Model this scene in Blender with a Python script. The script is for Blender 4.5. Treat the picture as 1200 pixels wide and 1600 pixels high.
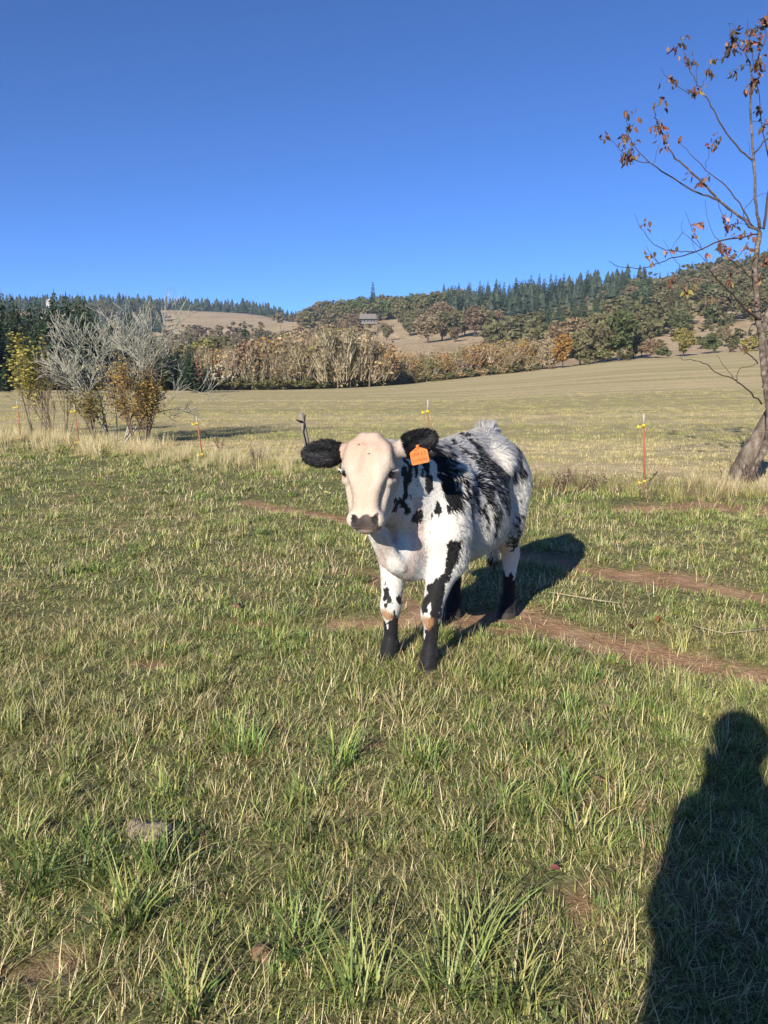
import bpy, bmesh, math, random
import numpy as np
from mathutils import Vector, Matrix
from mathutils.bvhtree import BVHTree

for o in list(bpy.data.objects):
    bpy.data.objects.remove(o)
scene = bpy.context.scene
C = scene.collection
R = math.radians

# ------------------------------------------------------------------ camera
EYE = 1.5
TILT = math.atan(210 / 1200)
cam_d = bpy.data.cameras.new('camera')
cam_d.sensor_fit = 'VERTICAL'
cam_d.sensor_height = 36.0
cam_d.lens = 27.0
cam_d.clip_start = 0.05
cam_d.clip_end = 6000
cam = bpy.data.objects.new('camera', cam_d)
cam.location = (0, 0, EYE)
cam.rotation_euler = (R(90) - TILT, 0, 0)
C.objects.link(cam)
scene.camera = cam

# ------------------------------------------------------------------ sky and sun
SUN_EL, SUN_DIR = R(24.6), R(25.2)        # elevation; the way shadows run, to the right of straight ahead
world = bpy.data.worlds.new('World')
scene.world = world
world.use_nodes = True
wn = world.node_tree.nodes
wn.clear()
w_out = wn.new('ShaderNodeOutputWorld')
w_bg = wn.new('ShaderNodeBackground')
w_sky = wn.new('ShaderNodeTexSky')
w_sky.sky_type = 'NISHITA'
w_sky.sun_disc = False
w_sky.sun_elevation = SUN_EL
w_sky.sun_rotation = R(180) + SUN_DIR
w_sky.altitude = 3000
w_sky.air_density = 0.65
w_sky.dust_density = 0.3
w_sky.ozone_density = 10.0
w_bg.inputs['Strength'].default_value = 0.117
world.node_tree.links.new(w_sky.outputs[0], w_bg.inputs['Color'])
world.node_tree.links.new(w_bg.outputs[0], w_out.inputs['Surface'])

sun_d = bpy.data.lights.new('sun', 'SUN')
sun_d.energy = 5.0
sun_d.angle = R(0.53)
sun_d.color = (1.0, 0.94, 0.83)
sun = bpy.data.objects.new('sun', sun_d)
sv = Vector((math.sin(SUN_DIR) * math.cos(SUN_EL), math.cos(SUN_DIR) * math.cos(SUN_EL), -math.sin(SUN_EL)))
sun.rotation_euler = sv.to_track_quat('-Z', 'Y').to_euler()
sun.location = (-30, -60, 40)
C.objects.link(sun)

scene.view_settings.view_transform = 'Standard'
scene.view_settings.look = 'None'
scene.view_settings.gamma = 1.0
scene.view_settings.exposure = 0.75
scene.cycles.use_denoising = True
scene.cycles.max_bounces = 4
scene.cycles.diffuse_bounces = 2
scene.cycles.glossy_bounces = 1
scene.cycles.transmission_bounces = 2
scene.cycles.transparent_max_bounces = 8

# ------------------------------------------------------------------ helpers
rng = np.random.default_rng(7)
random.seed(7)
_ct, _st = math.cos(TILT), math.sin(TILT)

def at(px, py, y):
    """the point at depth y on the sight line of a measured spot of the photograph"""
    xr, yr = (px - 600) / 1200, (800 - py) / 1200
    dx, dy, dz = xr, _ct + yr * _st, -_st + yr * _ct
    t = y / dy
    return np.array((dx * t, y, EYE + dz * t))

def on_flat(px, py):
    xr, yr = (px - 600) / 1200, (800 - py) / 1200
    dx, dy, dz = xr, _ct + yr * _st, -_st + yr * _ct
    t = -EYE / dz
    return np.array((dx * t, dy * t, 0.0))

def hash3(ix, iy, iz, seed):
    h = (ix.astype(np.int64) * 374761393 + iy.astype(np.int64) * 668265263 + iz.astype(np.int64) * 1440662683 + seed * 974711) & 0xffffffff
    h = ((h ^ (h >> 13)) * 1274126177) & 0xffffffff
    h = ((h ^ (h >> 16)) * 2246822519) & 0xffffffff
    return ((h ^ (h >> 15)) & 0xffffff) / float(0xffffff)

def vnoise(p, seed=0):
    """value noise in 0..1 at points p (N,3)"""
    p = np.asarray(p, float)
    i = np.floor(p).astype(np.int64)
    f = p - i
    f = f * f * (3 - 2 * f)
    out = 0
    for a in (0, 1):
        for b in (0, 1):
            for c in (0, 1):
                w = (f[:, 0] if a else 1 - f[:, 0]) * (f[:, 1] if b else 1 - f[:, 1]) * (f[:, 2] if c else 1 - f[:, 2])
                out = out + w * hash3(i[:, 0] + a, i[:, 1] + b, i[:, 2] + c, seed)
    return out

def n2(x, y, s, seed=0):
    x = np.asarray(x, float).ravel(); y = np.asarray(y, float).ravel()
    return vnoise(np.stack([x * s, y * s, np.zeros_like(x) + seed * .37], 1), seed)

def fbm2(x, y, s, seed=0, octv=3):
    o, a, t = 0, 1.0, 0
    for k in range(octv):
        o = o + a * n2(x, y, s * 2 ** k, seed + k); t += a; a *= .5
    return o / t

def smooth(a, b, x):
    t = np.clip((np.asarray(x, float) - a) / (b - a), 0, 1)
    return t * t * (3 - 2 * t)

def mesh_from(name, verts, faces, mat=None, cols=None, shade=True, colname='Col'):
    """verts (N,3); faces (M,3) or (M,4) array or list; cols (N,3) per vertex"""
    me = bpy.data.meshes.new(name)
    verts = np.asarray(verts, np.float32)
    if isinstance(faces, np.ndarray):
        m, k = faces.shape
        me.vertices.add(len(verts)); me.vertices.foreach_set('co', verts.ravel())
        me.loops.add(m * k); me.loops.foreach_set('vertex_index', faces.astype(np.int32).ravel())
        me.polygons.add(m)
        me.polygons.foreach_set('loop_start', np.arange(0, m * k, k, dtype=np.int32))
        me.polygons.foreach_set('loop_total', np.full(m, k, np.int32))
        me.update(calc_edges=True)
    else:
        me.from_pydata([tuple(v) for v in verts], [], [tuple(f) for f in faces]); me.update()
    if shade:
        me.polygons.foreach_set('use_smooth', np.ones(len(me.polygons), bool))
    if cols is not None:
        a = me.color_attributes.new(colname, 'FLOAT_COLOR', 'POINT')
        c = np.ones((len(verts), 4), np.float32); c[:, :3] = cols
        a.data.foreach_set('color', c.ravel())
    if mat is not None:
        for m_ in (mat if isinstance(mat, (list, tuple)) else [mat]):
            me.materials.append(m_)
    return me

def link(name, me, parent=None, loc=None):
    o = bpy.data.objects.new(name, me)
    C.objects.link(o)
    if parent is not None: o.parent = parent
    if loc is not None: o.location = loc
    return o

def tag(o, label=None, cat=None, group=None, kind=None):
    if label: o['label'] = label
    if cat: o['category'] = cat
    if group: o['group'] = group
    if kind: o['kind'] = kind
    return o

def empty(name, loc, label, cat, group=None):
    o = bpy.data.objects.new(name, None)
    o.empty_display_size = .2
    C.objects.link(o); o.location = loc
    return tag(o, label, cat, group)

class MB:
    """collects shapes into one mesh"""
    def __init__(s): s.v, s.f, s.c = [], [], []
    def add(s, v, f, c=None):
        b = len(s.v); s.v += [tuple(p) for p in v]; s.f += [tuple(i + b for i in q) for q in f]
        if c is not None: s.c += [tuple(c)] * len(v)
    def box(s, c, d, rz=0, col=None, M=None):
        c = np.array(c, float); d = np.array(d, float) / 2
        P = np.array([(x, y, z) for x in (-1, 1) for y in (-1, 1) for z in (-1, 1)]) * d
        ca, sa = math.cos(rz), math.sin(rz)
        P = np.stack([P[:, 0] * ca - P[:, 1] * sa, P[:, 0] * sa + P[:, 1] * ca, P[:, 2]], 1)
        if M is not None: P = P @ np.array(M).T
        s.add(P + c, [(0, 1, 3, 2), (4, 6, 7, 5), (0, 4, 5, 1), (2, 3, 7, 6), (0, 2, 6, 4), (1, 5, 7, 3)], col)
    def tube(s, pts, rad, n=6, col=None, cap=True, jit=0):
        pts = [np.array(p, float) for p in pts]
        if not hasattr(rad, '__len__'): rad = [rad] * len(pts)
        V, F = [], []
        up = np.array((.31, .17, .93))
        for i, p in enumerate(pts):
            t = pts[min(i + 1, len(pts) - 1)] - pts[max(i - 1, 0)]
            t = t / (np.linalg.norm(t) + 1e-9)
            a = np.cross(t, up)
            if np.linalg.norm(a) < .2: a = np.cross(t, (1, 0, 0))
            a /= np.linalg.norm(a); b = np.cross(t, a)
            for k in range(n):
                th = 2 * math.pi * k / n
                r = rad[i] * (1 + (random.uniform(-jit, jit) if jit else 0))
                V.append(p + r * (math.cos(th) * a + math.sin(th) * b))
        for i in range(len(pts) - 1):
            for k in range(n):
                F.append((i * n + k, i * n + (k + 1) % n, (i + 1) * n + (k + 1) % n, (i + 1) * n + k))
        if cap:
            F.append(tuple(range(n))[::-1]); F.append(tuple((len(pts) - 1) * n + k for k in range(n)))
        s.add(V, F, col)
    def mesh(s, name, mat, shade=True):
        return mesh_from(name, np.array(s.v), s.f, mat, np.array(s.c) if len(s.c) == len(s.v) and s.c else None, shade)
    def build(s, name, mat, parent=None, shade=True):
        return link(name, s.mesh(name, mat, shade), parent)

# ------------------------------------------------------------------ node helper
class NT:
    def __init__(s, mat):
        s.t = mat.node_tree; s.n = s.t.nodes; s.n.clear()
    def __call__(s, kind, **kw):
        nd = s.n.new(kind)
        for k, v in kw.items():
            if k in ('ins',):
                for a, b in v.items():
                    if hasattr(b, 'is_linked') or isinstance(b, bpy.types.NodeSocket): s.t.links.new(b, nd.inputs[a])
                    else: nd.inputs[a].default_value = b
            else: setattr(nd, k, v)
        return nd
    def link(s, a, b): s.t.links.new(a, b)
    def ramp(s, fac, stops):
        r = s.n.new('ShaderNodeValToRGB'); s.t.links.new(fac, r.inputs[0])
        e = r.color_ramp.elements
        if len(stops) == 1: stops = [stops[0], (1.0, stops[0][1])]
        while len(e) < len(stops): e.new(.5)
        for k, (p, c) in enumerate(stops):
            e[k].position = p; e[k].color = (*c, 1) if len(c) == 3 else c
        return r.outputs[0]
    def mix(s, fac, a, b, mode='MIX'):
        m = s.n.new('ShaderNodeMix'); m.data_type = 'RGBA'; m.blend_type = mode
        for sock, v in ((m.inputs[0], fac), (m.inputs[6], a), (m.inputs[7], b)):
            if isinstance(v, bpy.types.NodeSocket): s.t.links.new(v, sock)
            else: sock.default_value = v if not isinstance(v, tuple) or len(v) == 4 else (*v, 1)
        return m.outputs[2]
    def math(s, op, a, b=None):
        m = s.n.new('ShaderNodeMath'); m.operation = op
        for k, v in ((0, a), (1, b)):
            if v is None: continue
            if isinstance(v, bpy.types.NodeSocket): s.t.links.new(v, m.inputs[k])
            else: m.inputs[k].default_value = v
        return m.outputs[0]
    def noise(s, vec, scale, detail=3, rough=.55, dist=0):
        m = s.n.new('ShaderNodeTexNoise'); m.inputs['Scale'].default_value = scale
        m.inputs['Detail'].default_value = detail; m.inputs['Roughness'].default_value = rough
        m.inputs['Distortion'].default_value = dist
        if vec is not None: s.t.links.new(vec, m.inputs['Vector'])
        return m.outputs[0]
    def mapping(s, vec, scale=(1, 1, 1), rot=(0, 0, 0)):
        m = s.n.new('ShaderNodeMapping'); m.inputs['Scale'].default_value = scale; m.inputs['Rotation'].default_value = rot
        s.t.links.new(vec, m.inputs['Vector']); return m.outputs[0]
    def out(s, surf):
        o = s.n.new('ShaderNodeOutputMaterial'); s.t.links.new(surf, o.inputs['Surface']); return o
    def pbsdf(s, col, rough=.8, spec=.3, normal=None):
        b = s.n.new('ShaderNodeBsdfPrincipled')
        if isinstance(col, bpy.types.NodeSocket): s.t.links.new(col, b.inputs['Base Color'])
        else: b.inputs['Base Color'].default_value = (*col, 1)
        if isinstance(rough, bpy.types.NodeSocket): s.t.links.new(rough, b.inputs['Roughness'])
        else: b.inputs['Roughness'].default_value = rough
        b.inputs['Specular IOR Level'].default_value = spec
        if normal is not None: s.t.links.new(normal, b.inputs['Normal'])
        return b.outputs[0]
    def bump(s, h, strength=.5, dist=.02):
        b = s.n.new('ShaderNodeBump'); b.inputs['Strength'].default_value = strength; b.inputs['Distance'].default_value = dist
        s.t.links.new(h, b.inputs['Height']); return b.outputs[0]

def new_mat(name):
    m = bpy.data.materials.new(name); m.use_nodes = True
    return m, NT(m)

def plain(name, col, rough=.7, spec=.3, var=.25, scale=30, bump=0, bscale=60):
    """painted or raw surface with a little mottling"""
    m, t = new_mat(name)
    g = t('ShaderNodeTexCoord').outputs['Object']
    n = t.noise(g, scale, 4, .6)
    c = t.mix(t.math('MULTIPLY', n, var * 2), col, tuple(x * .45 for x in col))
    nm = t.bump(t.noise(g, bscale, 4, .65), bump, .01) if bump else None
    t.out(t.pbsdf(c, rough, spec, nm))
    return m

def leaf_mat(name, cols, trans=.3, var=.5, attr=False, rough=.6, posvar=None):
    """foliage: colour picked per object and mottled per place, some light through the leaf"""
    m, t = new_mat(name)
    if attr:
        base = t('ShaderNodeVertexColor', layer_name='Col').outputs[0]
    else:
        g = t('ShaderNodeNewGeometry')
        base = t.ramp(g.outputs['Random Per Island'], [(i / max(1, len(cols) - 1), c) for i, c in enumerate(cols)])
    oi = t('ShaderNodeObjectInfo').outputs['Random']
    hsv = t('ShaderNodeHueSaturation')
    t.link(base, hsv.inputs['Color'])
    mr = t('ShaderNodeMapRange', ins={0: oi, 3: 1 - var * .5, 4: 1 + var * .5}); t.link(mr.outputs[0], hsv.inputs['Value'])
    w = t('ShaderNodeTexWhiteNoise', noise_dimensions='1D'); t.link(oi, w.inputs['W'])
    mr2 = t('ShaderNodeMapRange', ins={0: w.outputs[0], 3: .5 - .035 * var, 4: .5 + .03 * var}); t.link(mr2.outputs[0], hsv.inputs['Hue'])
    col = hsv.outputs[0]
    d = t.pbsdf(col, rough, .25)
    tr = t('ShaderNodeBsdfTranslucent'); t.link(col, tr.inputs['Color'])
    mx = t('ShaderNodeMixShader', ins={0: trans, 1: d, 2: tr.outputs[0]})
    t.out(mx.outputs[0])
    return m
# ------------------------------------------------------------------ terrain
def flat_py(d): return 590 + 1800 / d
COLS = {
    -900: [(20, 0), (60, 0), (140, 611), (300, 600), (600, 560), (1000, 490), (1300, 500)],
    -300: [(20, 0), (60, 0), (140, 611), (300, 600), (600, 560), (1000, 484), (1300, 495)],
    0:    [(20, 0), (60, 0), (120, 611), (140, 610), (300, 600), (500, 560), (700, 520), (1000, 480), (1300, 490)],
    300:  [(20, 0), (60, 0), (140, 611), (200, 606), (300, 592), (450, 555), (600, 518), (900, 486), (1000, 483), (1300, 490)],
    430:  [(20, 0), (60, 0), (145, 608), (200, 600), (300, 585), (450, 550), (700, 508), (1000, 492), (1300, 497)],
    520:  [(20, 0), (60, 0), (150, 606), (200, 597), (300, 572), (400, 542), (500, 512), (600, 500), (800, 505)],
    600:  [(20, 0), (60, 0), (155, 602), (200, 590), (300, 558), (400, 530), (480, 509), (560, 494), (700, 494)],
    720:  [(20, 0), (60, 0), (160, 590), (220, 577), (300, 553), (380, 532), (450, 512), (520, 492), (600, 484)],
    860:  [(20, 0), (60, 613), (165, 577), (220, 566), (300, 535), (400, 505), (500, 478), (600, 468)],
    960:  [(20, 0), (60, 610), (170, 565), (220, 550), (300, 515), (400, 480), (500, 455), (560, 447)],
    1100: [(20, 0), (60, 606), (170, 556), (220, 540), (300, 505), (400, 462), (480, 430), (540, 421)],
    1200: [(20, 0), (60, 603), (170, 549), (220, 530), (300, 490), (400, 443), (480, 415), (560, 405)],
    1500: [(20, 0), (60, 598), (170, 530), (220, 502), (300, 455), (400, 410), (500, 385)],
    2100: [(20, 0), (60, 598), (170, 530), (220, 502), (300, 455), (400, 410), (500, 385)],
}
GY = np.concatenate([np.linspace(0, 20, 5)[:-1], np.geomspace(20, 3000, 140)])
GU = np.linspace(-1.25, 1.25, 126)
_tab = []
for cx, prof in COLS.items():
    ds = [0.0] + [d for d, p in prof] + [3200.0]
    zs = [0.0] + [0.0 if p == 0 else at(cx, p, d)[2] for d, p in prof]
    zs.append(zs[-1] - 30)
    _tab.append(np.interp(GY, ds, zs))
_tab = np.array(_tab)
_cu = np.array([(c - 600) / 1200 for c in COLS])
GZ = np.array([np.interp(GU, _cu, _tab[:, j]) for j in range(len(GY))])      # rows y, cols u
for _ in range(3):
    GZ[1:-1] = (GZ[:-2] + 2 * GZ[1:-1] + GZ[2:]) / 4
    GZ[:, 1:-1] = (GZ[:, :-2] + 2 * GZ[:, 1:-1] + GZ[:, 2:]) / 4
_ly = np.log(np.maximum(GY, 1e-3) + 4)

def ground_z(x, y, micro=True):
    x = np.atleast_1d(np.asarray(x, float)); y = np.atleast_1d(np.asarray(y, float))
    yy = np.clip(y, 0, 2990)
    u = np.clip(x / np.maximum(yy, 8), -1.24, 1.24)
    j = np.clip(np.searchsorted(GY, yy, 'right') - 1, 0, len(GY) - 2)
    fj = (yy - GY[j]) / (GY[j + 1] - GY[j])
    iu = (u - GU[0]) / (GU[1] - GU[0]); i = np.clip(iu.astype(int), 0, len(GU) - 2); fi = iu - i
    z = (GZ[j, i] * (1 - fi) + GZ[j, i + 1] * fi) * (1 - fj) + (GZ[j + 1, i] * (1 - fi) + GZ[j + 1, i + 1] * fi) * fj
    if micro:
        near = 1 - smooth(14, 26, y)
        z = z + near * ((fbm2(x, y, 2.3, 3, 2) - .5) * .07 + (n2(x, y, .45, 9) - .5) * .10)
        z = z + smooth(25, 120, y) * (fbm2(x, y, .03, 13, 2) - .5) * 1.0
        z = z + smooth(180, 400, y) * (fbm2(x, y, .012, 17, 3) - .5) * 9
        z = z - .02 * trail(x, y)
    return z

# bare red-brown trodden earth: strips (x0,y0,x1,y1,half width)
def _strip(pts, w):
    P = [on_flat(*p) for p in pts]
    return [(P[i][0], P[i][1], P[i + 1][0], P[i + 1][1], w) for i in range(len(P) - 1)]
STRIPS = (_strip([(385, 786), (430, 792), (545, 812), (640, 838), (760, 868)], .12)
          + _strip([(800, 868), (900, 893), (1000, 905), (1200, 938), (1300, 955)], .17)
          + _strip([(560, 985), (690, 975), (800, 965), (900, 1005), (1010, 1018), (1130, 1045), (1290, 1070)], .15)
          + _strip([(1000, 795), (1110, 790), (1230, 800)], .28)
          + _strip([(840, 1000), (700, 990), (640, 950), (560, 890)], .07)
          + _strip([(240, 1310), (160, 1302), (80, 1310)], .03) + _strip([(880, 1400), (900, 1430)], .035) + _strip([(50, 1540), (90, 1515)], .03)
          + _strip([(340, 980), (400, 985)], .05) + _strip([(200, 1040), (240, 1045)], .05))
def trail(x, y):
    x = np.asarray(x, float).ravel(); y = np.asarray(y, float).ravel()
    m = np.zeros_like(x)
    wob = (fbm2(x, y, 2.2, 21, 4) - .5) * 3.4
    for x0, y0, x1, y1, w in STRIPS:
        dx, dy = x1 - x0, y1 - y0
        t = np.clip(((x - x0) * dx + (y - y0) * dy) / (dx * dx + dy * dy), 0, 1)
        d = np.hypot(x - x0 - t * dx, (y - y0 - t * dy))
        ww = w * (1 + .9 * wob)
        m = np.maximum(m, 1 - smooth(ww * .55, ww * 1.35 + .03, d))
    return m

# the fence line, from the young tree on the right to the lichen shrubs on the left
FENCE = [(9.5, 8.2), (5.6, 9.6), (3.55, 10.35), (.68, 12.0), (-1.35, 13.1), (-3.4, 14.4), (-6.7, 16.9), (-8.45, 17.9), (-16, 22)]
_fx = np.array([p[0] for p in FENCE])[::-1]; _fy = np.array([p[1] for p in FENCE])[::-1]
def fence_y(x): return np.interp(x, _fx, _fy)

ys = np.concatenate([np.arange(-14, 0, .35), np.arange(0, 9, .08), np.arange(9, 18, .15), np.geomspace(18, 2900, 190)])
us = np.linspace(-1.12, 1.12, 330)
XX = us[None, :] * (ys[:, None] + 16.5); YY = np.repeat(ys[:, None], len(us), 1)
zz = ground_z(XX.ravel(), YY.ravel())
gv = np.stack([XX.ravel(), YY.ravel(), zz], 1)
nr, nc = len(ys), len(us)
ii = (np.arange(nr - 1)[:, None] * nc + np.arange(nc - 1)[None, :]).ravel()
gf = np.stack([ii, ii + 1, ii + nc + 1, ii + nc], 1)
# zones: R hay field beyond the fence, G dry hillside, B trodden earth
beyond = smooth(0, 1.2, gv[:, 1] - fence_y(gv[:, 0]) - .4)
hill = smooth(168, 185, gv[:, 1])
zone = np.stack([beyond, hill, trail(gv[:, 0], gv[:, 1])], 1)

m_ground, t = new_mat('ground_earth')
pos = t('ShaderNodeNewGeometry').outputs['Position']
zc = t('ShaderNodeSeparateColor'); t.link(t('ShaderNodeVertexColor', layer_name='Col').outputs[0], zc.inputs[0])
earth = t.ramp(t.noise(pos, 3.0, 6, .65), [(.25, (.20, .115, .062)), (.5, (.37, .22, .125)), (.75, (.52, .345, .215))])
thatch = t.ramp(t.noise(pos, 26, 5, .7), [(.3, (.06, .065, .026)), (.5, (.15, .15, .062)), (.7, (.28, .245, .12))])
near_c = t.mix(t.math('MULTIPLY', t.math('ADD', zc.outputs[2], t.ramp(t.noise(pos, 1.6, 4, .6), [(.58, (0, 0, 0)), (.72, (.6, .6, .6))])), 1.0), thatch, earth)
# mown hay field: rows across the view, dry tan and fresh green
mp = t.mapping(pos, (.0016, .026, .02), (0, 0, R(-7)))
rows = t.noise(mp, 4.0, 6, .66, .4)
mp2 = t.mapping(pos, (.004, .09, .05), (0, 0, R(-4)))
rows2 = t.noise(mp2, 3.0, 5, .6, .4)
fine = t.noise(pos, 5, 6, .75)
hay = t.ramp(rows, [(.30, (.21, .205, .075)), (.40, (.43, .34, .165)), (.46, (.27, .25, .095)), (.53, (.56, .43, .25)), (.60, (.31, .28, .11)), (.68, (.58, .44, .27)), (.78, (.36, .31, .13))])
hay = t.mix(t.math('MULTIPLY', rows2, .5), hay, (.54, .42, .26))
hay = t.mix(t.ramp(fine, [(.35, (.55, .55, .55)), (.6, (0, 0, 0))]), hay, (.25, .215, .085))
hilln = t.noise(pos, .03, 6, .6)
hc = t.ramp(hilln, [(.3, (.32, .23, .13)), (.5, (.47, .345, .215)), (.7, (.55, .42, .28))])
hc = t.mix(t.ramp(t.noise(pos, .35, 5, .7), [(.45, (.5, .5, .5)), (.65, (0, 0, 0))]), hc, (.17, .13, .065))
cc = t.mix(zc.outputs[0], near_c, hay)
cc = t.mix(zc.outputs[1], cc, hc)
nm = t.bump(t.math('ADD', t.noise(pos, 35, 6, .7), t.math('MULTIPLY', t.noise(pos, 7, 4, .6), 2.0)), .8, .03)
t.out(t.pbsdf(cc, .95, .1, nm))
ground = link('ground', mesh_from('ground', gv, gf, m_ground, zone))
tag(ground, 'pasture, mown hay field and dry hillside in one rolling sheet', None, None, 'structure')
# ------------------------------------------------------------------ smooth solid modelling on a grid
class Solid:
    def __init__(s, lo, hi, h):
        s.lo, s.h = np.array(lo, float), h
        s.n = np.ceil((np.array(hi) - s.lo) / h).astype(int) + 1
        s.D = np.full(s.n, 1.0, np.float32)
        s.ax = [s.lo[i] + h * np.arange(s.n[i]) for i in range(3)]
    def _box(s, lo, hi):
        a = np.clip(np.floor((np.array(lo) - s.lo) / s.h).astype(int), 0, s.n - 1)
        b = np.clip(np.ceil((np.array(hi) - s.lo) / s.h).astype(int) + 1, 1, s.n)
        sl = tuple(slice(a[i], b[i]) for i in range(3))
        P = [s.ax[0][sl[0]][:, None, None], s.ax[1][sl[1]][None, :, None], s.ax[2][sl[2]][None, None, :]]
        return sl, P
    def _merge(s, sl, d, k, sub):
        A = s.D[sl]
        if sub:
            h = np.clip(.5 - .5 * (A + d) / k, 0, 1); s.D[sl] = A * (1 - h) + (-d) * h + k * h * (1 - h)
        else:
            h = np.clip(.5 + .5 * (d - A) / k, 0, 1); s.D[sl] = d * (1 - h) + A * h - k * h * (1 - h)
    def cone(s, a, b, r1, r2, k=.04, sub=False, flat=None):
        """round cone a..b; flat=(axis, factor) squeezes the section along a unit axis (factor > 1 is thinner)"""
        a, b = np.array(a, float), np.array(b, float)
        m = max(r1, r2) + k + .03
        sl, P = s._box(np.minimum(a, b) - m, np.maximum(a, b) + m)
        q = [P[i] - a[i] for i in range(3)]; ba = b - a; L2 = ba @ ba
        t = np.clip((q[0] * ba[0] + q[1] * ba[1] + q[2] * ba[2]) / L2, 0, 1)
        e = [q[i] - t * ba[i] for i in range(3)]
        if flat is not None:
            ax, f = np.array(flat[0], float), flat[1]
            pr = e[0] * ax[0] + e[1] * ax[1] + e[2] * ax[2]
            d2 = e[0] ** 2 + e[1] ** 2 + e[2] ** 2 + (f * f - 1) * pr ** 2
        else: d2 = e[0] ** 2 + e[1] ** 2 + e[2] ** 2
        s._merge(sl, (np.sqrt(d2) - (r1 + (r2 - r1) * t)).astype(np.float32), k, sub)
    def ball(s, c, r, M=None, k=.04, sub=False):
        """ellipsoid with radii r along the rows of M"""
        c, r = np.array(c, float), np.array(r, float)
        M = np.eye(3) if M is None else np.array(M)
        m = r.max() + k + .03
        sl, P = s._box(c - m, c + m)
        q = [P[i] - c[i] for i in range(3)]
        k0 = k1 = 0
        for j in range(3):
            w = q[0] * M[j][0] + q[1] * M[j][1] + q[2] * M[j][2]
            k0 = k0 + (w / r[j]) ** 2; k1 = k1 + (w / r[j] ** 2) ** 2
        k0 = np.sqrt(k0); d = k0 * (k0 - 1) / np.sqrt(k1 + 1e-12)
        s._merge(sl, np.where(k0 < 1e-4, -r.min(), d).astype(np.float32), k, sub)
    def loft(s, O, M, secs, k=.03, rnd=.04):
        """boxy column along M[1]; secs: (u, half width, n front, n back) in the frame M at O"""
        secs = np.array(sorted(secs)); u0, u1 = secs[0, 0], secs[-1, 0]
        rad = max(abs(u0), abs(u1), secs[:, 1].max(), np.abs(secs[:, 2:]).max()) * 1.25 + k
        sl, P = s._box(O - rad, O + rad)
        q = [P[i] - O[i] for i in range(3)]
        r, u, n = [q[0] * M[j][0] + q[1] * M[j][1] + q[2] * M[j][2] for j in range(3)]
        uc = np.clip(u, u0, u1)
        g = np.linspace(u0, u1, 60); tb = [np.interp(g, secs[:, 0], secs[:, c]) for c in (1, 2, 3)]
        for _ in range(4): tb = [np.concatenate([[a[0]], (a[:-2] + 2 * a[1:-1] + a[2:]) / 4, [a[-1]]]) for a in tb]
        hw, nf, nb = [np.interp(uc, g, a) for a in tb]
        rr = np.minimum(rnd, hw * .9)
        a = np.abs(r) - (hw - rr); b = np.abs(n - (nf + nb) / 2) - ((nf - nb) / 2 - rr)
        d2 = np.sqrt(np.maximum(a, 0) ** 2 + np.maximum(b, 0) ** 2) + np.minimum(np.maximum(a, b), 0) - rr
        du = np.abs(u - uc)
        d = np.where(du > 0, np.sqrt(np.maximum(d2, 0) ** 2 + du ** 2), d2)
        s._merge(sl, (d * .9).astype(np.float32), k, False)
    def surface(s, relax=2):
        D = s.D; n = s.n; cn = n - 1
        neg = D < 0
        idx_all, pos_all, quads = [], [], []
        def cid(i, j, k): return (i * cn[1] + j) * cn[2] + k
        for ax in range(3):
            sl0 = [slice(None)] * 3; sl1 = [slice(None)] * 3
            sl0[ax] = slice(0, -1); sl1[ax] = slice(1, None)
            A, B = D[tuple(sl0)], D[tuple(sl1)]
            cr = neg[tuple(sl0)] != neg[tuple(sl1)]
            I = np.argwhere(cr)
            o1, o2 = (ax + 1) % 3, (ax + 2) % 3
            ok = (I[:, o1] > 0) & (I[:, o2] > 0) & (I[:, o1] < n[o1] - 1) & (I[:, o2] < n[o2] - 1)
            I = I[ok]
            a = A[tuple(I.T)]; b = B[tuple(I.T)]
            p = I.astype(float); p[:, ax] += a / (a - b)
            four = []
            for d1, d2 in ((-1, -1), (0, -1), (0, 0), (-1, 0)):
                J = I.copy(); J[:, o1] += d1; J[:, o2] += d2
                c = cid(J[:, 0], J[:, 1], J[:, 2]); four.append(c)
                idx_all.append(c); pos_all.append(p)
            q = np.stack(four, 1)
            q[a > 0] = q[a > 0][:, ::-1]
            quads.append(q)
        idx = np.concatenate(idx_all); pos = np.concatenate(pos_all); quads = np.concatenate(quads)
        u, inv = np.unique(idx, return_inverse=True)
        cnt = np.bincount(inv)
        V = np.stack([np.bincount(inv, pos[:, i]) / cnt for i in range(3)], 1) * s.h + s.lo
        Q = np.searchsorted(u, quads)
        for _ in range(relax):
            S = np.zeros_like(V); c = np.zeros(len(V))
            for k in range(4):
                np.add.at(S, Q[:, k], V[Q[:, (k + 1) % 4]]); np.add.at(S, Q[:, k], V[Q[:, (k + 3) % 4]]); np.add.at(c, Q[:, k], 2)
            V = V * .5 + .5 * S / c[:, None]
        return V, Q

def vert_normals(V, Q):
    fn = np.cross(V[Q[:, 2]] - V[Q[:, 0]], V[Q[:, 3]] - V[Q[:, 1]])
    N = np.zeros_like(V)
    for k in range(4): np.add.at(N, Q[:, k], fn)
    return N / (np.linalg.norm(N, axis=1, keepdims=True) + 1e-12)

# ------------------------------------------------------------------ the cow
CO = np.array((.37, 4.23, 0.0))                      # ground point under its middle
CF = np.array((-.452, -.892, 0.0)); CF /= np.linalg.norm(CF)   # the way it faces
CL = np.array((-CF[1], CF[0], 0.0))                  # its left side
ZU = np.array((0, 0, 1.0))
def cw(p):                                           # cow frame (forward, left, up) -> world
    p = np.atleast_2d(p); return CO + p[:, :1] * CF + p[:, 1:2] * CL + p[:, 2:3] * ZU
def cl(p):
    p = np.atleast_2d(np.asarray(p, float)) - CO; return np.stack([p @ CF, p @ CL, p @ ZU], 1)
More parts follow.
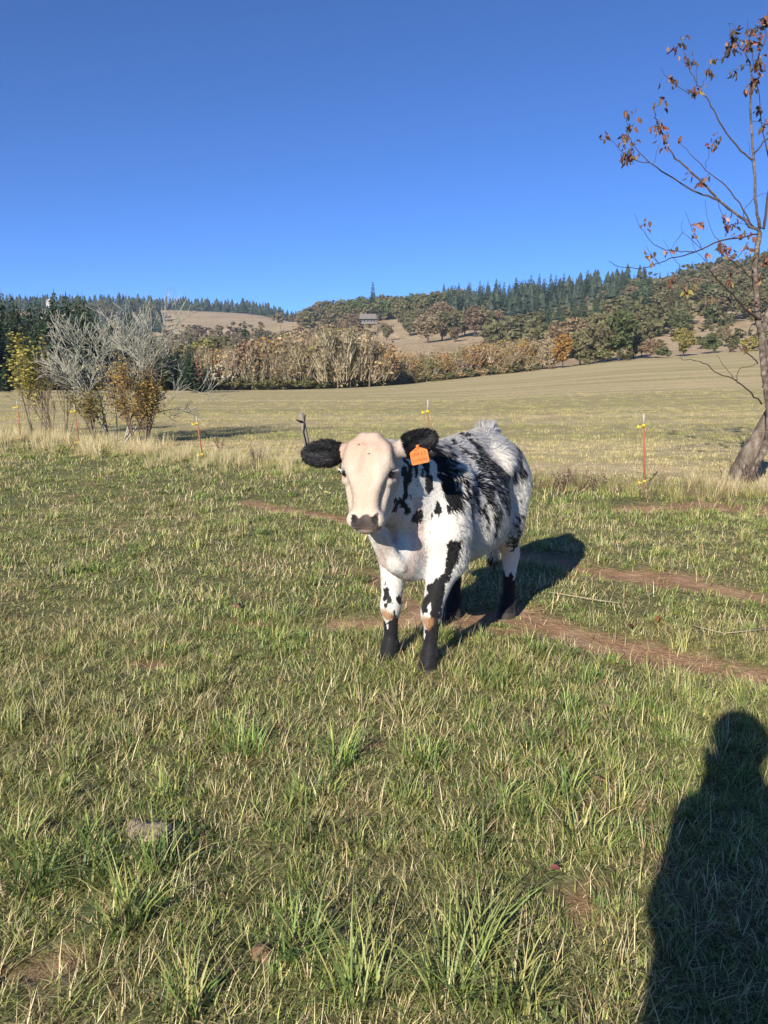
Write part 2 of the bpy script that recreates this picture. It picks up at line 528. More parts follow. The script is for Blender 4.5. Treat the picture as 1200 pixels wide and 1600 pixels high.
# head frame: r towards its left ear, u up the face, n out of the forehead
yaw, lean, roll = R(7), R(17), R(0)
fh = np.array((-math.sin(yaw), -math.cos(yaw), 0)); hr = np.array((math.cos(yaw), -math.sin(yaw), 0))
hu = math.cos(lean) * ZU - math.sin(lean) * fh
hn = math.cos(lean) * fh + math.sin(lean) * ZU
H0 = np.array((-.078, 3.345, 1.095))
loc = lambda v: np.array((v @ CF, v @ CL, v @ ZU))
HR, HU, HN = loc(hr), loc(hu), loc(hn); HO = cl(H0)[0]
HM = np.array([HR, HU, HN])
def hp(r, u, n): return HO + r * HR + u * HU + n * HN

S = Solid((-1.0, -.48, -.03), (1.25, .48, 1.42), .0073)
# trunk
S.ball((-.06, 0, .805), (.54, .272, .325), k=.05)
S.ball((-.10, 0, .715), (.46, .270, .245), k=.08)
S.ball((.32, 0, .84), (.20, .185, .28), k=.10)
S.ball((-.46, 0, .905), (.25, .235, .25), k=.10)
S.cone((.38, 0, 1.075), (-.20, 0, 1.06), .070, .085, k=.10)
S.cone((-.20, 0, 1.06), (-.58, 0, 1.115), .085, .07, k=.10)
S.cone((-.58, 0, 1.115), (-.70, 0, 1.06), .06, .045, k=.06)
for sd in (-1, 1):
    S.cone((-.30, sd * .17, 1.02), (-.58, sd * .12, 1.00), .085, .09, k=.08)       # hooks to pins
    S.cone((-.50, sd * .165, .86), (-.42, sd * .175, .62), .165, .115, k=.09, flat=((0, 1, 0), 1.25))   # thigh
    S.cone((.29, sd * .150, .97), (.405, sd * .145, .72), .085, .105, k=.06, flat=((0, 1, 0), 1.3))     # shoulder blade
    S.cone((.405, sd * .145, .72), (.37, sd * .150, .57), .100, .085, k=.06)
S.ball((-.66, 0, .86), (.09, .17, .20), k=.08)
# forelegs: (left = viewer's right)
def leg_f(sd, fx, ly, kx):
    S.cone((.395, sd * .145, .62), (kx, ly, .345), .095, .052, k=.05, flat=((0, 1, 0), 1.1))
    S.ball((kx + .008, ly, .325), (.052, .05, .062), k=.03)
    S.cone((kx, ly, .32), (fx - .01, ly, .135), .040, .034, k=.03)
    S.ball((fx - .006, ly, .115), (.046, .042, .048), k=.025)
    S.cone((fx, ly, .11), (fx + .025, ly, .05), .041, .046, k=.025)
    S.cone((fx + .02, ly, .05), (fx + .035, ly, .012), .047, .055, k=.012)
    S.ball((fx + .095, ly, .02), (.05, .006, .05), k=.012, sub=True)
leg_f(1, .515, .105, .49)
leg_f(-1, .49, -.133, .475)
def leg_h(sd, fx, ly):
    S.cone((-.42, sd * .17, .66), (fx - .015, ly, .43), .115, .060, k=.07, flat=((0, 1, 0), 1.15))
    S.cone((fx - .05, ly, .455), (fx - .075, ly, .42), .035, .03, k=.04)
    S.ball((fx - .02, ly, .405), (.056, .045, .065), k=.03)
    S.cone((fx - .025, ly, .40), (fx - .01, ly, .15), .044, .038, k=.03)
    S.ball((fx - .004, ly, .12), (.05, .047, .05), k=.025)
    S.cone((fx, ly, .11), (fx + .025, ly, .05), .045, .052, k=.025)
    S.cone((fx + .02, ly, .05), (fx + .035, ly, .012), .054, .060, k=.012)
leg_h(1, -.575, .170)
leg_h(-1, -.44, -.145)
for sd in (-1, 1):
    S.ball((.19, sd * .325, .84), (.05, .06, .20), k=.08, sub=True)
    S.ball((-.33, sd * .335, .86), (.09, .06, .12), k=.09, sub=True)
# neck, brisket, dewlap
S.cone((.30, 0, .95), hp(0, .03, -.24), .185, .118, k=.07, flat=((0, 1, 0), 1.22))
S.cone((.36, 0, .80), hp(0, -.07, -.25), .185, .085, k=.07, flat=((0, 1, 0), 1.35))
S.cone((.36, 0, 1.08), hp(0, .12, -.22), .08, .08, k=.07)
S.ball((.52, -.015, .635), (.13, .088, .13), k=.07)
S.cone(hp(.01, -.20, -.25), (.645, -.03, .61), .034, .038, k=.06, flat=((0, 1, 0), 1.2))
S.cone((.645, -.03, .61), (.50, 0, .545), .038, .055, k=.06)
# skin folds of the dewlap
def along(t, dl, df): p = hp(0, -.20, -.25) * (1 - t) + np.array((.645, -.03, .60)) * t; return p + np.array((df, dl, 0))
S.cone(along(.10, -.040, -.01), along(1.0, -.050, .012), .018, .020, k=.02)
S.cone(along(.30, .028, -.005), along(1.05, .040, .010), .014, .016, k=.02)
S.cone(along(.55, -.010, .012), along(1.15, .0, .0), .012, .016, k=.015)
# tail: hangs down behind
S.cone((-.69, 0, 1.05), (-.755, 0, .93), .04, .030, k=.04)
S.cone((-.755, 0, .93), (-.76, .01, .55), .028, .018, k=.02)
S.cone((-.76, .01, .55), (-.75, .01, .34), .028, .022, k=.02)
# head
S.loft(HO, HM, [(.172, .052, -.060, -.15), (.158, .076, -.038, -.19), (.125, .104, -.018, -.22), (.06, .111, -.004, -.23), (.0, .099, .0, -.22), (-.05, .074, .004, -.20),
                (-.10, .060, .002, -.18), (-.15, .057, -.003, -.17), (-.19, .066, -.004, -.16), (-.222, .066, -.014, -.155), (-.240, .050, -.035, -.14)], k=.025, rnd=.034)
for sd in (-1, 1): S.ball(hp(sd * .026, .160, -.085), (.030, .030, .045), HM, k=.03)
for sd in (-1, 1):
    S.cone(hp(sd * .098, .034, -.058), hp(sd * .108, .020, -.10), .022, .024, k=.025)      # brow
    S.cone(hp(sd * .096, -.034, -.062), hp(sd * .106, -.028, -.10), .016, .020, k=.025)    # under the eye
    S.cone(hp(sd * .058, -.01, -.185), hp(sd * .036, -.19, -.140), .070, .042, k=.03)       # jaw and cheek
    S.cone(hp(sd * .030, .10, -.030), hp(sd * .050, .01, -.012), .020, .014, k=.03)
    S.cone(hp(sd * .078, -.075, -.085), hp(sd * .060, -.17, -.080), .022, .020, k=.03)
    S.ball(hp(sd * .045, -.208, -.052), (.042, .040, .048), HM, k=.02)                     # nostril wings
S.ball(hp(0, -.236, -.115), (.056, .030, .062), HM, k=.02)
S.cone(hp(0, .03, -.2), hp(0, -.12, -.24), .09, .07, k=.06)
for sd in (-1, 1):
    S.ball(hp(sd * .044, -.210, .000), (.012, .021, .020), np.array([(HR * .75 + sd * HU * .66), (-sd * HR * .66 + HU * .75), HN]), k=.012, sub=True)
    S.ball(hp(sd * .112, .000, -.064), (.024, .015, .027), HM, k=.012, sub=True)
# ears
def unit(v): v = np.array(v, float); return v / np.linalg.norm(v)
def ear(base, tip, face, wid, thick):
    b, tp = hp(*base), hp(*tip)
    d = unit(tp - b); fc = HM.T @ np.array(face, float); fc = unit(fc - (fc @ d) * d); wd = np.cross(d, fc)
    L = np.linalg.norm(tp - b)
    M = np.array([d, wd, fc])
    S.cone(b - d * .05, b + d * .04, .050, .034, k=.03)
    S.ball(b + d * L * .53, (L * .50, wid, thick), M, k=.015)
    S.ball(b + d * L * .60 + fc * thick * 1.1, (L * .38, wid * .70, thick * 1.35), M, k=.008, sub=True)
    return b, tp, d, fc, wd
EAR_R = ear((-.100, .108, -.110), (-.308, .098, -.14), (0, -.12, 1), .058, .021)
EAR_L = ear((.102, .112, -.115), (.285, .190, -.145), (-.15, -.2, 1), .055, .022)
cv, cq = S.surface(2)
cwv = cw(cv)
cnv_l = vert_normals(cv, cq)
cnw = cnv_l @ np.array([CF, CL, ZU])
if np.mean(np.sum(cnv_l * (cv - np.array((0, 0, .8))), 1)) < 0:
    cq = cq[:, ::-1]; cnv_l = -cnv_l; cnw = -cnw
cow_bvh = BVHTree.FromPolygons([tuple(p) for p in cwv], [tuple(q) for q in cq.tolist()])

# --- markings. black strokes measured on the coat: (spot, spot, radius px)
STROKES = [
 # neck spots behind the cheek
 (622, 738, 622, 785, 4.5), (633, 733, 634, 775, 5), (640, 735, 642, 752, 4), (651, 728, 652, 764, 4.5), (658, 735, 662, 745, 4), (668, 728, 671, 762, 6), (642, 775, 643, 785, 3),
 (628, 785, 635, 798, 4.5), (617, 770, 618, 795, 4), (640, 796, 645, 808, 5), (652, 797, 654, 812, 5), (645, 720, 668, 722, 6), (632, 716, 640, 728, 5),
 # shoulder mass
 (676, 700, 694, 722, 8), (682, 716, 712, 750, 14), (700, 745, 707, 776, 10), (688, 740, 692, 760, 7), (695, 700, 700, 720, 6), (712, 760, 718, 774, 5),
 # spots under it
 (684, 784, 686, 798, 3.5), (673, 790, 675, 806, 3), (687, 810, 687, 816, 2), (697, 786, 701, 794, 3), (670, 826, 671, 830, 2.2), (679, 785, 679, 800, 2.5),
 # flank and rump mass
 (726, 683, 732, 692, 6), (700, 692, 716, 704, 5), (735, 692, 750, 712, 7), (716, 702, 742, 722, 6), (748, 712, 762, 730, 8), (752, 730, 765, 748, 9), (760, 722, 788, 745, 8), (772, 740, 790, 760, 9),
 (768, 752, 790, 782, 10), (745, 756, 760, 766, 8), (735, 760, 742, 785, 7), (755, 765, 772, 795, 8), (756, 800, 758, 820, 3.5), (770, 790, 774, 818, 5), (785, 780, 790, 792, 6), (745, 738, 755, 750, 5),
 (728, 772, 735, 790, 5), (750, 785, 754, 800, 4),
 # thigh and tail side specks
 (798, 690, 806, 712, 4), (808, 712, 812, 732, 4), (800, 735, 803, 742, 3), (806, 778, 808, 780, 1.6), (797, 808, 799, 812, 2), (803, 820, 810, 800, 5), (797, 833, 806, 826, 6), (793, 845, 803, 850, 8),
 (800, 838, 806, 852, 7), (792, 826, 796, 830, 3),
 # back of the foreleg
 (712, 850, 707, 866, 7), (708, 862, 700, 885, 5), (700, 884, 692, 905, 5), (690, 900, 684, 940, 7), (684, 925, 678, 985, 7), (672, 925, 666, 940, 5), (662, 940, 664, 952, 4), (684, 905, 676, 915, 4),
 # other foreleg
 (602, 923, 603, 933, 4.5), (598, 900, 600, 912, 2), (609, 938, 612, 944, 3), (604, 946, 606, 948, 3.2), (616, 962, 618, 968, 3), (615, 948, 616, 950, 2), (622, 935, 625, 942, 2),
]
camp = Vector((0, 0, EYE))
SP = []
for (x0, y0, x1, y1, w) in STROKES:
    n = max(2, int(math.hypot(x1 - x0, y1 - y0) / 3))
    for k in range(n + 1):
        q = at(x0 + (x1 - x0) * k / n, y0 + (y1 - y0) * k / n, 4.0)
        d = (Vector(q) - camp).normalized()
        hit = cow_bvh.ray_cast(camp, d, 9)
        if hit[0] is not None and hit[3] > 3.3: SP.append((*hit[0], w * (1.6 if x0 > 690 and y0 < 800 else 1.1) * hit[3] / 1200))
SP = np.array(SP)
WHITE = np.array((.62, .585, .53)); BLACK = np.array((.012, .011, .012)); TAN = np.array((.36, .19, .085))
PINK = np.array((.47, .295, .205)); CREAM = np.array((.52, .435, .345)); GREY = np.array((.075, .056, .048))

def coat(P, dither=None):
    """coat colour at world points P, and the blackness of the hair"""
    L = cl(P); f, l, z = L.T
    col = np.repeat(WHITE[None], len(P), 0)
    H = (L - HO) @ HM.T                                   # head coordinates r,u,n
    hr_, hu_, hn_ = H.T
    # streaky noise: long along the lie of the hair
    sn = vnoise(np.stack([f * 30 + z * 12, l * 30, z * 13 - f * 8], 1), 5) * .6 + vnoise(np.stack([f * 75 + z * 30, l * 75, z * 30], 1), 6) * .4
    bd = np.full(len(P), 9.0)
    for k in range(0, len(P), 4000):
        d = np.linalg.norm(P[k:k + 4000, None, :] - SP[None, :, :3], axis=2) - SP[None, :, 3]
        bd[k:k + 4000] = d.min(1)
    side = np.clip(l * 4 + .5, 0, 1)
    bq = bd + (sn - .5) * .07
    feather = np.where((z > .5) & (f < .42), .034, np.where(z > .5, .010, .005))
    pb = 1 - smooth(-1, 1, bq / feather)
    fine = vnoise(np.stack([f * 120 + z * 50, l * 110, z * 42 - f * 20], 1), 15) * .8 + .1
    blk = pb > (fine if dither is None else dither)
    # far side: loose blotches of the same kind
    q = vnoise(np.stack([f * 7, l * 7, z * 5], 1), 31) * .65 + sn * .35
    blk |= (l < -.06) & (f < .55) & (q > .60) & (z > .5) & (z < 1.08)
    # lower legs
    edge = (sn - .5) * .20
    front = f > .2
    kn = np.where(front, .275, .30)
    low = (z < kn + edge) & (f < .66)
    inner = front & (np.abs(l) < .09) & (z > .17)
    blk |= low & ~(inner & (sn > .45))
    blk |= (~front) & (z < .36) & (f < -.66 + .14 * (l < 0) + edge * .3)
    # ears
    earm = np.zeros(len(P), bool)
    for (b, tp, d, fc, wd), off in ((EAR_R, .030), (EAR_L, .045)):
        t_ = (L - b) @ d
        side_ = np.linalg.norm((L - b) - t_[:, None] * d, axis=1)
        earm |= (t_ > off + (sn - .5) * .02) & (side_ < .095) & (t_ < .3)
    head = (hu_ > -.32) & (hu_ < .26) & (hn_ > -.22 - hu_ * .2) & (np.abs(hr_) < .16) & ~earm
    face = head & (hn_ > -.20)
    blk &= ~head
    blk |= earm
    col[blk] = BLACK
    # face: cream with flesh pink showing through the short hair
    pk = smooth(.3, .75, vnoise(np.stack([hr_ * 14, hu_ * 9, hn_ * 9], 1), 41)) * .6 + .45 * smooth(-.02, .14, hu_) * (1 - smooth(.0, .09, hr_) * .6)
    pk = np.clip(pk, 0, 1) * .7
    fc_ = CREAM[None] * (1 - pk[:, None]) + PINK[None] * pk[:, None]
    col[face] = fc_[face]
    # bare pinkish skin on dewlap and throat
    thr = (~blk) & (f > .52) & (z < .93) & (z > .45) & (np.abs(l + .02) < .10) & ~head
    w = smooth(.35, .6, vnoise(np.stack([f * 9, l * 16, z * 7], 1), 43))[:, None] * .55
    col[thr] = (col * (1 - w) + np.array((.50, .33, .26)) * w)[thr]
    # muzzle pad
    pad = head & (hu_ < -.188 - .35 * np.abs(hr_) + .02 * (sn - .5) + np.clip(np.abs(hr_) - .03, 0, 1) * .9) & (hn_ > -.075) & (np.abs(hr_) < .060 + (sn - .5) * .01) & (hu_ > -.245)
    nos = head & (((np.abs(hr_) - .045) / .014) ** 2 + ((hu_ + .210) / .021) ** 2 < 1.0) & (hn_ > -.05)
    g = GREY[None] * (.55 + .9 * sn[:, None])
    col[pad] = g[pad]
    col[nos] = np.array((.02, .016, .015))
    mouth = head & (np.abs(hu_ + .247 - .05 * np.abs(hr_)) < .005) & (hn_ < -.03)
    col[mouth] = np.array((.2, .12, .1))
    # eyelids
    for sd in (-1, 1):
        e = np.sqrt(((hr_ - sd * .106) / .024) ** 2 + ((hu_ + .004) / .022) ** 2 + ((hn_ + .066) / .034) ** 2)
        w = (1 - smooth(.7, 1.3, e))[:, None] * .8
        col = col * (1 - w) + np.array((.50, .24, .19)) * w
    # tan patches on the knees
    for kc in (np.array((.53, .105, .292)), np.array((.515, -.133, .30))):
        e = np.linalg.norm((L - kc) / np.array((.05, .034, .036)), axis=1) + (sn - .5) * 1.3
        w = (1 - smooth(.55, 1.25, e))[:, None] * .9
        col = col * (1 - w) + TAN * (.6 + .8 * sn[:, None]) * w
    hoof = z < .055
    col[hoof] = np.array((.035, .03, .028)) * (.6 + .8 * sn[hoof, None])
    return col, blk, head, earm
def cnear(L): return L[:, 0]

c_col, c_blk, c_head, c_ear = coat(cwv)
m_coat, t = new_mat('cow_coat')
vc = t('ShaderNodeVertexColor', layer_name='Col').outputs[0]
tc = t('ShaderNodeTexCoord').outputs['Object']
fz = t.noise(t.mapping(tc, (1, 1, .35)), 160, 4, .7)
cc = t.mix(t.math('MULTIPLY', fz, .30), vc, t.mix(1.0, vc, (.55, .47, .42), 'MULTIPLY'))
fl = t.bump(t.math('ADD', fz, t.math('MULTIPLY', t.noise(tc, 45, 3, .6), 1.2)), .35, .006)
bs = t.pbsdf(cc, .75, .2, fl)
t.out(bs)
for nd in t.n:
    if nd.type == 'BSDF_PRINCIPLED':
        nd.inputs['Sheen Weight'].default_value = .12; nd.inputs['Sheen Roughness'].default_value = .5
        nd.inputs['Subsurface Weight'].default_value = 0.0
cow = empty('cow', CO, 'white heifer with black speckled flank, black ears and an orange ear tag', 'cow')
cow_body = link('body', mesh_from('cow_body', cwv - CO, cq, m_coat, c_col), cow)

# --- hair: one thin blade per strand, laid along the coat
tri = np.concatenate([cq[:, [0, 1, 2]], cq[:, [0, 2, 3]]])
A_ = np.linalg.norm(np.cross(cwv[tri[:, 1]] - cwv[tri[:, 0]], cwv[tri[:, 2]] - cwv[tri[:, 0]]), axis=1) / 2
cen = cwv[tri].mean(1); cenL = cl(cen)
Hc = (cenL - HO) @ HM.T
# density weight and length by region
isf = c_head[tri[:, 0]]; ise = c_ear[tri[:, 0]]
zc_ = cenL[:, 2]
leg = (zc_ < .47)
wgt = np.ones(len(tri))
wgt[isf] = 1.1; wgt[ise] = 4.0; wgt[leg] = .8; wgt[zc_ < .06] = 0
chest = (cenL[:, 0] > .44) & (zc_ > .42) & ~isf & ~ise; wgt[chest] = .7
wgt[(cenL[:, 1] < -.2) & (cenL[:, 0] < .4)] *= .45          # far side
NS = 135000
pr = A_ * wgt; pr /= pr.sum()
pick = rng.choice(len(tri), NS, p=pr)
b1, b2 = rng.random(NS), rng.random(NS)
fl_ = b1 + b2 > 1; b1[fl_] = 1 - b1[fl_]; b2[fl_] = 1 - b2[fl_]
T = tri[pick]
P0 = cwv[T[:, 0]] * (1 - b1 - b2)[:, None] + cwv[T[:, 1]] * b1[:, None] + cwv[T[:, 2]] * b2[:, None]
N0 = cnw[T[:, 0]] * (1 - b1 - b2)[:, None] + cnw[T[:, 1]] * b1[:, None] + cnw[T[:, 2]] * b2[:, None]
N0 /= np.linalg.norm(N0, axis=1, keepdims=True)
L0 = cl(P0)
from mathutils.kdtree import KDTree
NC = 6500
cidx = rng.choice(NS, NC, replace=False)
kd = KDTree(NC)
for i, ci in enumerate(cidx): kd.insert(P0[ci], i)
kd.balance()
near_c = np.array([kd.find(p)[1] for p in P0])
s_col, s_blk, s_head, s_ear = coat(P0, np.clip(rng.uniform(.08, .92, NC)[near_c] + rng.normal(0, .10, NS), .03, .97))
H_ = (L0 - HO) @ HM.T
muz = s_head & (H_[:, 1] < -.17)
# length
flank = smooth(.5, .62, L0[:, 2]) * (1 - smooth(.42, .58, L0[:, 0]))
ln = .013 + .034 * flank
ln *= np.where(L0[:, 2] < .45, .62, 1)
ln += .016 * smooth(.15, .25, np.abs(L0[:, 1])) * flank * (1 - smooth(-.45, -.62, -np.abs(L0[:, 0] + .05) - .1)) * 0 + .010 * flank * (vnoise(L0 * 6, 8) > .5)
chest0 = smooth(.38, .50, L0[:, 0]) * (L0[:, 2] > .42)
ln = ln * (1 - chest0) + .012 * chest0
ln[s_head] = .009
ln[s_ear] = .028
tailtop = (L0[:, 0] < -.52) & (L0[:, 2] > 1.09) & (np.abs(L0[:, 1]) < .06)
ln[tailtop] = .06
switch = (L0[:, 0] < -.72) & (L0[:, 2] < .6); ln[switch] = .07
ln *= rng.uniform(.7, 1.25, NS)
# direction: down and back, swirling; lies flat on the face
swirl = np.stack([vnoise(L0 * 5 + 3, 51), vnoise(L0 * 5 + 9, 52), vnoise(L0 * 5 + 17, 53)], 1) - .5
dl = np.stack([-.55 + 0 * ln, .0 * ln, -.85 + 0 * ln], 1) + swirl * 1.3
top_ = smooth(.75, .95, N0[:, 2])[:, None]
dl = dl * (1 - top_) + np.array((-1, 0, .0)) * top_ + swirl * top_ * .5
dl[tailtop] = np.array((-.5, 0, 1.0))
d_w = dl @ np.array([CF, CL, ZU])
for (b, tp, d, fc, wd) in (EAR_R, EAR_L):
    dw_ = d @ np.array([CF, CL, ZU])
    near_e = s_ear & (np.abs((L0 - b) @ d - .085) < .2) & (np.linalg.norm(L0 - (b + d * .08), axis=1) < .17)
    d_w[near_e] = dw_ * .8 + N0[near_e] * .25 + rng.normal(0, .35, (near_e.sum(), 3))
d_w += rng.normal(0, .13, (NS, 3))
tang = d_w - np.sum(d_w * N0, 1)[:, None] * N0
tang /= np.linalg.norm(tang, axis=1, keepdims=True) + 1e-9
lift = np.where(s_head, .10, np.where(s_ear, .30, np.where(ln < .02, .10, .24)))[:, None] * rng.uniform(.5, 1.4, NS)[:, None]
lift[tailtop] = 1.2
dirn = tang + N0 * lift; dirn /= np.linalg.norm(dirn, axis=1, keepdims=True)
# tufts: strands lean to a shared tip
ci = cidx[near_c]
tipc = P0[ci] + dirn[ci] * ln[:, None] * 1.0
tip = P0 + dirn * ln[:, None]
cl_w = (.50 * np.where(s_head | s_ear, .15, 1) * np.where(L0[:, 2] < .45, .4, 1) * rng.uniform(.5, 1.1, NS))[:, None]
dist_ok = (np.linalg.norm(P0[ci] - P0, axis=1) < .035)[:, None]
tip = np.where(dist_ok, tip * (1 - cl_w) + tipc * cl_w, tip)
mid = P0 * .5 + tip * .5 + N0 * (ln * .14)[:, None]
base = P0 - N0 * .003
axis = tip - base
wdir = np.cross(axis, N0); wdir /= np.linalg.norm(wdir, axis=1, keepdims=True) + 1e-9
wv = rng.uniform(.0010, .0021, NS) * np.where(s_head, .8, 1)
wd0 = wdir * wv[:, None]
hv = np.stack([base - wd0, base + wd0, mid - wd0 * .8, mid + wd0 * .8, tip], 1).reshape(-1, 3) - CO
k5 = (np.arange(NS) * 5)[:, None]
ht = np.concatenate([k5 + np.array([0, 1, 3]), k5 + np.array([0, 3, 2]), k5 + np.array([2, 3, 4])])
hcol = s_col * rng.uniform(1.05, 1.4, NS)[:, None]
hcol[s_blk & ~s_ear & (L0[:, 2] > .55) & (L0[:, 0] < .40) & (rng.random(NS) < .20)] = np.array((.46, .43, .39))
hcol = np.clip(hcol, 0, .88)
keep = ~muz
hme = mesh_from('coat_hair', hv, ht[np.tile(keep, 3)], None, np.repeat(hcol, 5, 0))

m_hair, t = new_mat('cow_hair')
vc = t('ShaderNodeVertexColor', layer_name='Col').outputs[0]
b = t.pbsdf(vc, .5, .25)
tr = t('ShaderNodeBsdfTranslucent'); t.link(vc, tr.inputs['Color'])
t.out(t('ShaderNodeMixShader', ins={0: .28, 1: b, 2: tr.outputs[0]}).outputs[0])
hme.materials.append(m_hair)
nrm = N0 + rng.normal(0, 1, (NS, 3)) * np.where(ln < .02, .05, .16)[:, None]; nrm /= np.linalg.norm(nrm, axis=1, keepdims=True)
hme.normals_split_custom_set_from_vertices(np.repeat(nrm, 5, 0).tolist())
hair = link('coat_hair', hme, cow); hair['kind'] = 'stuff'

# --- eyes, lashes, tag
def uv_ball(c, r, M, nseg=20, nring=12):
    V, F = [], []
    for i in range(nring + 1):
        th = math.pi * i / nring
        for j in range(nseg):
            ph = 2 * math.pi * j / nseg
            V.append(np.array(c) + M.T @ (np.array(r) * (math.sin(th) * math.cos(ph), math.sin(th) * math.sin(ph), math.cos(th))))
    for i in range(nring):
        for j in range(nseg):
            F.append((i * nseg + j, (i + 1) * nseg + j, (i + 1) * nseg + (j + 1) % nseg, i * nseg + (j + 1) % nseg))
    return V, F
HW = np.array([hr, hu, hn])
def hw(r, u, n): return H0 + r * hr + u * hu + n * hn
m_eye = plain('eye_dark', (.008, .006, .005), .08, .6, .1)
m_lash = plain('lash_white', (.8, .76, .7), .6, .2, .1)
for sd in (-1, 1):
    mb = MB(); V, F = uv_ball(hw(sd * .098, .0, -.064) - CO, (.0215, .0155, .024), HW); mb.add(V, F)
    e = mb.build('eye', m_eye, cow)
    mb = MB()
    for k in range(16):
        a = -.9 + 1.8 * k / 15
        p0 = hw(sd * (.114 + .002 * math.cos(a)), .014 - .004 * abs(a), -.068 + .022 * a) - CO
        p1 = p0 + (hr * sd * (.016 + .006 * random.random()) + hu * (.006 + .006 * random.random()) + hn * .008 * a)
        mb.tube([p0 - hr * sd * .006, (p0 + p1) / 2 - hu * .002, p1], [.0012, .001, .0003], 3)
    mb.build('eyelash', m_lash, e)
# ear tag, hung from the lower edge of the left ear
m_tag, t = new_mat('ear_tag_orange')
g = t('ShaderNodeTexCoord').outputs['Object']
c = t.mix(t.math('MULTIPLY', t.noise(g, 60, 4, .6), .5), (.55, .155, .034), (.40, .105, .028))
t.out(t.pbsdf(c, .65, .15))
m_ink = plain('tag_ink', (.20, .055, .02), .7, .2, .4)
def tag_pt(x, y, z):                                   # tag plane: x to its left, y up, z out
    a = R(13); X = math.cos(a) * hr + math.sin(a) * ZU; X = X / np.linalg.norm(X)
    Nn_ = fh * .96 + np.array((-.15, 0, .22)); Nn_ = Nn_ - (Nn_ @ X) * X; Nn_ /= np.linalg.norm(Nn_)
    Y = np.cross(Nn_, X)
    return TAG0 + x * X + y * Y + z * Nn_
TAG0 = at(655, 711, 3.39) 
outl = [(-.037, -.040), (.037, -.040), (.040, -.034), (.040, .014), (.036, .020), (.008, .034), (.006, .046), (-.006, .046), (-.008, .034), (-.036, .020), (-.040, .014), (-.040, -.034)]
V = [tag_pt(x, y, z) - CO for z in (.0015, -.0015) for x, y in outl]; n = len(outl)
F = [tuple(range(n))[::-1], tuple(range(n, 2 * n))] + [(i, (i + 1) % n, n + (i + 1) % n, n + i) for i in range(n)]
mb = MB(); mb.add(V, F)
tg = tag(mb.build('ear_tag', m_tag, cow, False), 'orange plastic ear tag with handwriting')
mb = MB()
def scr(pts, w=.0011): mb.tube([tag_pt(x, y, .0022) - CO for x, y in pts], w, 4)
# two worn handwritten lines
for ln_ in ([(-.030, .010), (-.034, .004), (-.030, -.002), (-.025, .000)], [(-.018, .011), (-.021, .005), (-.016, -.001), (-.011, .004), (-.014, .011), (-.018, .011)],
            [(-.004, -.002), (-.003, .011), (.003, .008), (-.003, .004)], [(.010, .010), (.016, .011), (.014, .005), (.009, -.001), (.017, -.001)], [(.023, .010), (.029, .009), (.024, -.001)],
            [(-.032, -.014), (-.032, -.028), (-.026, -.029)], [(-.020, -.016), (-.019, -.029)], [(-.012, -.029), (-.011, -.016), (-.005, -.022), (.000, -.015), (.001, -.028)], [(.007, -.017), (.007, -.028)],
            [(.014, -.028), (.014, -.016), (.020, -.028), (.021, -.016)], [(.028, -.016), (.027, -.028), (.033, -.026)], [(-.018, .022), (-.010, .024), (-.004, .021)]):
    scr(ln_)
mb.build('handwriting', m_ink, tg)
mb = MB(); mb.tube([tag_pt(0, .036, .006) - CO, tag_pt(0, .036, -.03) - CO], .007, 10); mb.build('stud', m_tag, tg)
# two flies on the forehead
# ------------------------------------------------------------------ grass: tufts scattered over the pasture
def blades(n, rad, h, wid, lean, bend, cols, segs=3, flatten=0, stem=0):
    """a tuft: n curved blades rooted within rad; cols: list of (weight, base colour, tip colour)"""
    V, F, K = [], [], []
    ws = np.array([c[0] for c in cols]); ws = ws / ws.sum()
    for i in range(n):
        a = random.uniform(0, 6.283); r = rad * math.sqrt(random.random())
        x0, y0 = r * math.cos(a), r * math.sin(a)
        b = a + random.uniform(-1.3, 1.3)
        hh = h * random.uniform(.45, 1.15); w = wid * random.uniform(.6, 1.25)
        ln = lean * random.uniform(.2, 1.3) + flatten; bd = bend * random.uniform(.3, 1.5)
        twist = random.uniform(-1.2, 1.2)
        c0, c1 = cols[np.searchsorted(np.cumsum(ws), random.random() * .9999)][1:]
        vr = random.uniform(.75, 1.25)
        dx, dy = math.cos(b), math.sin(b)
        base = len(V); p = np.array((x0, y0, -.01)); ang = ln
        st = hh / segs
        for k in range(segs + 1):
            t_ = k / segs
            wv = w * (1 - t_ ** 1.6) * .5 if k < segs else 0
            tw = b + math.pi / 2 + twist * t_
            sx, sy = math.cos(tw) * wv, math.sin(tw) * wv
            col = [(c0[j] * (1 - t_) + c1[j] * t_) * vr for j in range(3)]
            if k < segs:
                V += [(p[0] - sx, p[1] - sy, p[2]), (p[0] + sx, p[1] + sy, p[2])]; K += [col, col]
            else:
                V.append(tuple(p)); K.append(col)
            p = p + st * np.array((math.sin(ang) * dx, math.sin(ang) * dy, max(math.cos(ang), -.35)))
            if p[2] < .004: p[2] = .004
            ang += bd / segs
        for k in range(segs - 1):
            q = base + 2 * k
            F += [(q, q + 1, q + 3), (q, q + 3, q + 2)]
        q = base + 2 * (segs - 1)
        F.append((q, q + 1, q + 2))
    return np.array(V), np.array(F), np.array(K)

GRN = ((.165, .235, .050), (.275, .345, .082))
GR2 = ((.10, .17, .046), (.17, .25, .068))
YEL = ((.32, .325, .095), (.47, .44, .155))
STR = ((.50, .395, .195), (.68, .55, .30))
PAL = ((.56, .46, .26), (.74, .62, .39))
BRN = ((.17, .105, .055), (.24, .16, .085))

